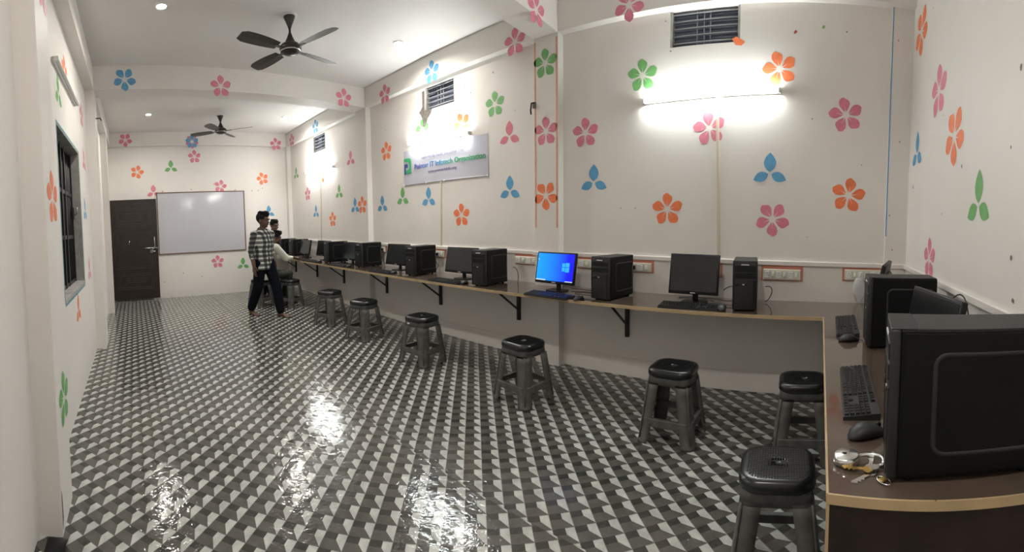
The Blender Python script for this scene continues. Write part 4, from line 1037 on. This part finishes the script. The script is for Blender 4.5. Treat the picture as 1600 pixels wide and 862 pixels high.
def hand(mb, wrist, direction, palm_n, side, curl=.5, k=1.0):
    """palm with five separate bent fingers; side = +1 puts the thumb on the cross(direction, palm_n) side"""
    w_ = Vector(wrist); d = Vector(direction).normalized(); n = Vector(palm_n); n = (n - d * n.dot(d)).normalized(); t = d.cross(n) * side
    limb(mb, [w_ - d * .02 * k, w_ + d * .03 * k, w_ + d * .085 * k], [(.024 * k, .020 * k), (.030 * k, .017 * k), (.036 * k, .014 * k)], 'skin', 12)
    for j, (off, ln) in enumerate(((.028, .070), (.010, .078), (-.009, .073), (-.027, .058))):
        p = w_ + d * .085 * k + t * off * k; pts = [tuple(p - d * .02 * k)]; dd = d.copy(); 
        for q, f in enumerate((.42, .33, .25)):
            p = p + dd * ln * f * k; pts.append(tuple(p)); dd = (dd + n * curl * .8).normalized()
        mb.tube(pts, 0, 'skin', 8, radii=[(.0098 * k,) * 2, (.0092 * k,) * 2, (.0084 * k,) * 2, (.0068 * k,) * 2])
        ball(mb, pts[-1], (.0068 * k,) * 3, 'skin', None, 8, 6)
    p0 = w_ + d * .022 * k + t * .024 * k; p1 = p0 + (t * .6 + d * .8 + n * .3).normalized() * .038 * k; p2 = p1 + (t * .15 + d + n * .4).normalized() * .030 * k
    mb.tube([tuple(p0), tuple(p1), tuple(p2)], 0, 'skin', 8, radii=[(.0125 * k,) * 2, (.0108 * k,) * 2, (.0078 * k,) * 2]); ball(mb, tuple(p2), (.0078 * k,) * 3, 'skin', None, 8, 6)
def foot(mb, ankle, toe, m='skin', k=1.0, toes=True):
    a, t = Vector(ankle), Vector(toe); d = (t - a); d.z = 0; d.normalize(); s = Vector((d.y, -d.x, 0)); z0 = min(a.z, .03)
    base = Vector((a.x, a.y, 0))
    limb(mb, [tuple(a + Vector((0, 0, .03))), tuple(base + Vector((0, 0, .045 * k)) - d * .01)], [.036 * k, .036 * k], m)
    limb(mb, [tuple(base - d * .045 * k + Vector((0, 0, .030 * k))), tuple(base + d * .05 * k + Vector((0, 0, .030 * k))), tuple(base + d * .13 * k + Vector((0, 0, .018 * k)))], [(.031 * k, .029 * k), (.038 * k, .029 * k), (.044 * k, .017 * k)], m)
    for j, (o_, l_, r_) in enumerate(((-.032, .055, .0125), (-.012, .058, .010), (.004, .053, .0095), (.019, .046, .009), (.032, .036, .0085))):
        p = base + d * .125 * k + s * o_ * k + Vector((0, 0, r_ * k + .001))
        mb.tube([tuple(p), tuple(p + d * l_ * .5 * k), tuple(p + d * l_ * k - Vector((0, 0, .001)))], r_ * k, m, 8); ball(mb, tuple(p + d * l_ * k), (r_ * k,) * 3, m, None, 8, 6)

# ---- the man in the plaid shirt, caught in mid-stride, bare feet on the floor
HG = 1.0
p1 = empty('person', (-6.53, 2.005, 0), math.radians(24 - 90)); tag(p1, 'person walking barefoot in a black and white plaid shirt and dark jeans, head turned aside', 'person')
b_ = MB()
RH, RK, RA, RT = (.088, -.01, .86), (.100, -.05, .47), (.092, -.245, .085), (.110, -.10, 0)
LH, LK, LA, LT = (-.088, .01, .86), (-.088, .17, .47), (-.095, .235, .085), (-.10, .40, 0)
trunk(b_, [(0, 0, .80, .15, .10), (0, 0, .92, .145, .10), (0, 0, 1.02, .13, .09), (0, 0, 1.18, .15, .10), (0, -.005, 1.30, .165, .085), (0, -.008, 1.36, .09, .06)], 'skin')
limb(b_, [(0, -.012, 1.33), (0, .0, 1.40), (0, .008, 1.46)], [.058, .050, .050], 'skin')
Th = Matrix.Translation((0.0, .018, 1.505)) @ Matrix.Rotation(math.radians(18), 4, 'Z') @ Matrix.Rotation(math.radians(-3), 4, 'X')
head_parts(b_, Th, 1.04)
RS, RE, RW = (.176, -.012, 1.285), (.222, -.045, 1.04), (.228, .02, .815)
LS, LE, LW = (-.176, -.012, 1.285), (-.218, -.085, 1.05), (-.185, .035, .86)
limb(b_, [RS, RE, RW], [.050, .044, .031], 'skin'); limb(b_, [LS, LE, LW], [.050, .044, .031], 'skin')
hand(b_, RW, (.0, .10, -1), (-1, .15, 0), 1, .38, 1.12); hand(b_, LW, (.10, .25, -1), (1, .2, 0), -1, .45)
limb(b_, [RH, RK, RA], [.075, .050, .036], 'skin'); limb(b_, [LH, LK, LA], [.075, .050, .036], 'skin')
foot(b_, RA, RT); foot(b_, LA, LT)
remesh(b_, 'body', p1, .0055, 3)
face_parts(p1, Th, 1.04); hair_cap(p1, Th, 1.09, .024)
s = MB()
trunk(s, [(0, 0, .735, .172, .122), (0, 0, .80, .170, .120), (0, 0, .92, .160, .114), (0, 0, 1.04, .158, .110), (0, 0, 1.16, .172, .118), (0, -.004, 1.27, .186, .104), (0, -.01, 1.335, .150, .082), (0, -.012, 1.375, .072, .066)], 'plaid')
limb(s, [RS, RE, (.226, -.012, .935)], [(.066, .066), (.054, .054), (.047, .047)], 'plaid'); limb(s, [LS, LE, (-.205, -.035, .965)], [(.066, .066), (.054, .054), (.047, .047)], 'plaid')
sh = remesh(s, 'shirt', p1, .010, 5)
c = MB()
for sx in (-1, 1): c.loft([[(sx * .012, .062, 1.335), (sx * .070, .030, 1.368), (sx * .066, -.035, 1.395), (0, -.066, 1.408)], [(sx * .030, .074, 1.300), (sx * .088, .034, 1.342), (sx * .082, -.045, 1.372), (0, -.082, 1.386)], [(sx * .026, .064, 1.300), (sx * .080, .028, 1.336), (sx * .075, -.040, 1.366), (0, -.074, 1.380)]], 'plaid', cap=False, closed=False)
c.build('collar', sh)
c = MB()
for z in (.84, .94, 1.04, 1.14, 1.23): c.lathe([(.0005, 0), (.0055, .001), (.0055, .003), (.0005, .004)], 'white', 10, Matrix.Translation((0, .1155 if z < 1.1 else .121, z)) @ Matrix.Rotation(-PI / 2, 4, 'X'))
c.build('buttons', sh)['kind'] = 'stuff'
j = MB()
trunk(j, [(0, 0, .74, .155, .112), (0, 0, .86, .155, .110), (0, 0, .94, .148, .105)], 'jeans')
limb(j, [(RH[0] - .008, RH[1], .84), RK, (RA[0], RA[1], .115)], [(.105, .105), (.084, .084), (.066, .070)], 'jeans'); limb(j, [(LH[0] + .008, LH[1], .84), LK, (LA[0], LA[1], .10)], [(.105, .105), (.084, .084), (.066, .070)], 'jeans')
remesh(j, 'jeans', p1, .010, 5)

# ---- the seated man in the white shirt, reaching to the keyboard
p2 = empty('person', (-7.36, 2.275, 0), math.radians(3)); tag(p2, 'seated person in an off-white shirt reaching for a keyboard on the counter', 'person')
b_ = MB()
trunk(b_, [(0, .0, .50, .155, .12), (0, .01, .62, .145, .11), (0, .04, .76, .135, .10), (0, .10, .92, .150, .105), (0, .145, 1.045, .160, .09), (0, .16, 1.085, .09, .065)], 'skin')
limb(b_, [(0, .155, 1.065), (0, .18, 1.11), (0, .20, 1.15)], [.056, .050, .050], 'skin')
Th = Matrix.Translation((0.0, .225, 1.20)) @ Matrix.Rotation(math.radians(-25), 4, 'Z') @ Matrix.Rotation(math.radians(-14), 4, 'X')
head_parts(b_, Th, 1.0)
RS, RE, RW = (.176, .155, 1.03), (.235, .32, .83), (.150, .505, .835)
LS, LE, LW = (-.176, .155, 1.03), (-.215, .33, .83), (-.02, .515, .835)
limb(b_, [RS, RE, RW], [.046, .037, .025], 'skin'); limb(b_, [LS, LE, LW], [.046, .037, .025], 'skin')
hand(b_, RW, (-.12, 1, -.10), (0, -.1, -1), -1, .30); hand(b_, LW, (.12, 1, -.10), (0, -.1, -1), 1, .30)
RH, RK, RA = (.085, .03, .535), (.045, .45, .535), (.05, .40, .085); LH, LK, LA = (-.085, .03, .535), (-.20, .44, .535), (-.20, .40, .085)
limb(b_, [RH, RK, RA], [.075, .050, .036], 'skin'); limb(b_, [LH, LK, LA], [.075, .050, .036], 'skin')
foot(b_, RA, (.05, .6, 0)); foot(b_, LA, (-.2, .6, 0))
remesh(b_, 'body', p2, .0055, 3)
face_parts(p2, Th, 1.0, True); hair_cap(p2, Th, 1.04, .012)
s = MB()
trunk(s, [(0, -.01, .47, .172, .128), (0, .0, .56, .170, .130), (0, .02, .68, .160, .120), (0, .055, .80, .164, .122), (0, .105, .93, .178, .120), (0, .145, 1.045, .176, .100), (0, .16, 1.095, .080, .070)], 'shirt')
limb(s, [RS, RE, (.172, .445, .832)], [(.070, .070), (.060, .060), (.036, .036)], 'shirt'); limb(s, [LS, LE, (-.06, .455, .832)], [(.070, .070), (.060, .060), (.036, .036)], 'shirt')
remesh(s, 'shirt', p2, .010, 4)
j = MB()
trunk(j, [(0, .0, .478, .15, .115), (0, .0, .56, .15, .115), (0, .0, .60, .14, .11)], 'olive')
limb(j, [RH, RK, (RA[0], RA[1], .12)], [(.085, .075), (.064, .064), (.054, .054)], 'olive'); limb(j, [LH, LK, (LA[0], LA[1], .12)], [(.085, .075), (.064, .064), (.054, .054)], 'olive')
remesh(j, 'trousers', p2, .010, 4)

# ---- the third person, standing behind the seated man and leaning to the counter
p3 = empty('person', (-8.10, 2.52, 0), math.radians(-38)); tag(p3, 'person standing behind the seated one, face just showing, one hand on the counter', 'person')
b_ = MB()
trunk(b_, [(0, 0, .74, .145, .10), (0, .02, .86, .14, .10), (0, .05, .98, .128, .09), (0, .10, 1.12, .150, .10), (0, .14, 1.22, .16, .085), (0, .155, 1.275, .085, .06)], 'skin')
limb(b_, [(0, .15, 1.25), (0, .175, 1.31), (0, .19, 1.36)], [.055, .048, .048], 'skin')
Th = Matrix.Translation((0.0, .205, 1.415)) @ Matrix.Rotation(math.radians(-32), 4, 'Z') @ Matrix.Rotation(math.radians(-8), 4, 'X')
head_parts(b_, Th, .94)
RS, RE, RW = (.168, .14, 1.20), (.24, .30, 1.02), (.19, .46, .86); LS, LE, LW = (-.168, .14, 1.20), (-.215, .18, .96), (-.19, .30, .82)
limb(b_, [RS, RE, RW], [.044, .035, .024], 'skin'); limb(b_, [LS, LE, LW], [.044, .035, .024], 'skin')
hand(b_, RW, (-.1, .9, -.35), (0, -.3, -1), -1, .3); hand(b_, LW, (.1, .9, -.25), (0, -.3, -1), 1, .3)
RH, RK, RA = (.085, -.01, .80), (.09, .03, .44), (.09, -.02, .085); LH, LK, LA = (-.085, -.01, .80), (-.09, .05, .44), (-.09, .02, .085)
limb(b_, [RH, RK, RA], [.072, .048, .035], 'skin'); limb(b_, [LH, LK, LA], [.072, .048, .035], 'skin')
foot(b_, RA, (.09, .2, 0)); foot(b_, LA, (-.09, .25, 0))
remesh(b_, 'body', p3, .006, 3)
face_parts(p3, Th, .94); hair_cap(p3, Th, .94, .016)
s = MB()
trunk(s, [(0, 0, .70, .165, .118), (0, .02, .84, .158, .114), (0, .045, .98, .150, .108), (0, .09, 1.10, .168, .112), (0, .135, 1.21, .178, .096), (0, .155, 1.285, .072, .064)], 'maroon')
limb(s, [RS, RE, (.225, .35, .97)], [(.062, .062), (.05, .05), (.045, .045)], 'maroon'); limb(s, [LS, LE, (-.21, .20, .93)], [(.062, .062), (.05, .05), (.045, .045)], 'maroon')
remesh(s, 'shirt', p3, .011, 4)
j = MB()
trunk(j, [(0, 0, .70, .148, .108), (0, 0, .80, .148, .106), (0, 0, .86, .142, .10)], 'jeans')
limb(j, [RH, RK, (RA[0], RA[1], .12)], [(.088, .088), (.064, .064), (.054, .054)], 'jeans'); limb(j, [LH, LK, (LA[0], LA[1], .12)], [(.088, .088), (.064, .064), (.054, .054)], 'jeans')
remesh(j, 'trousers', p3, .011, 4)
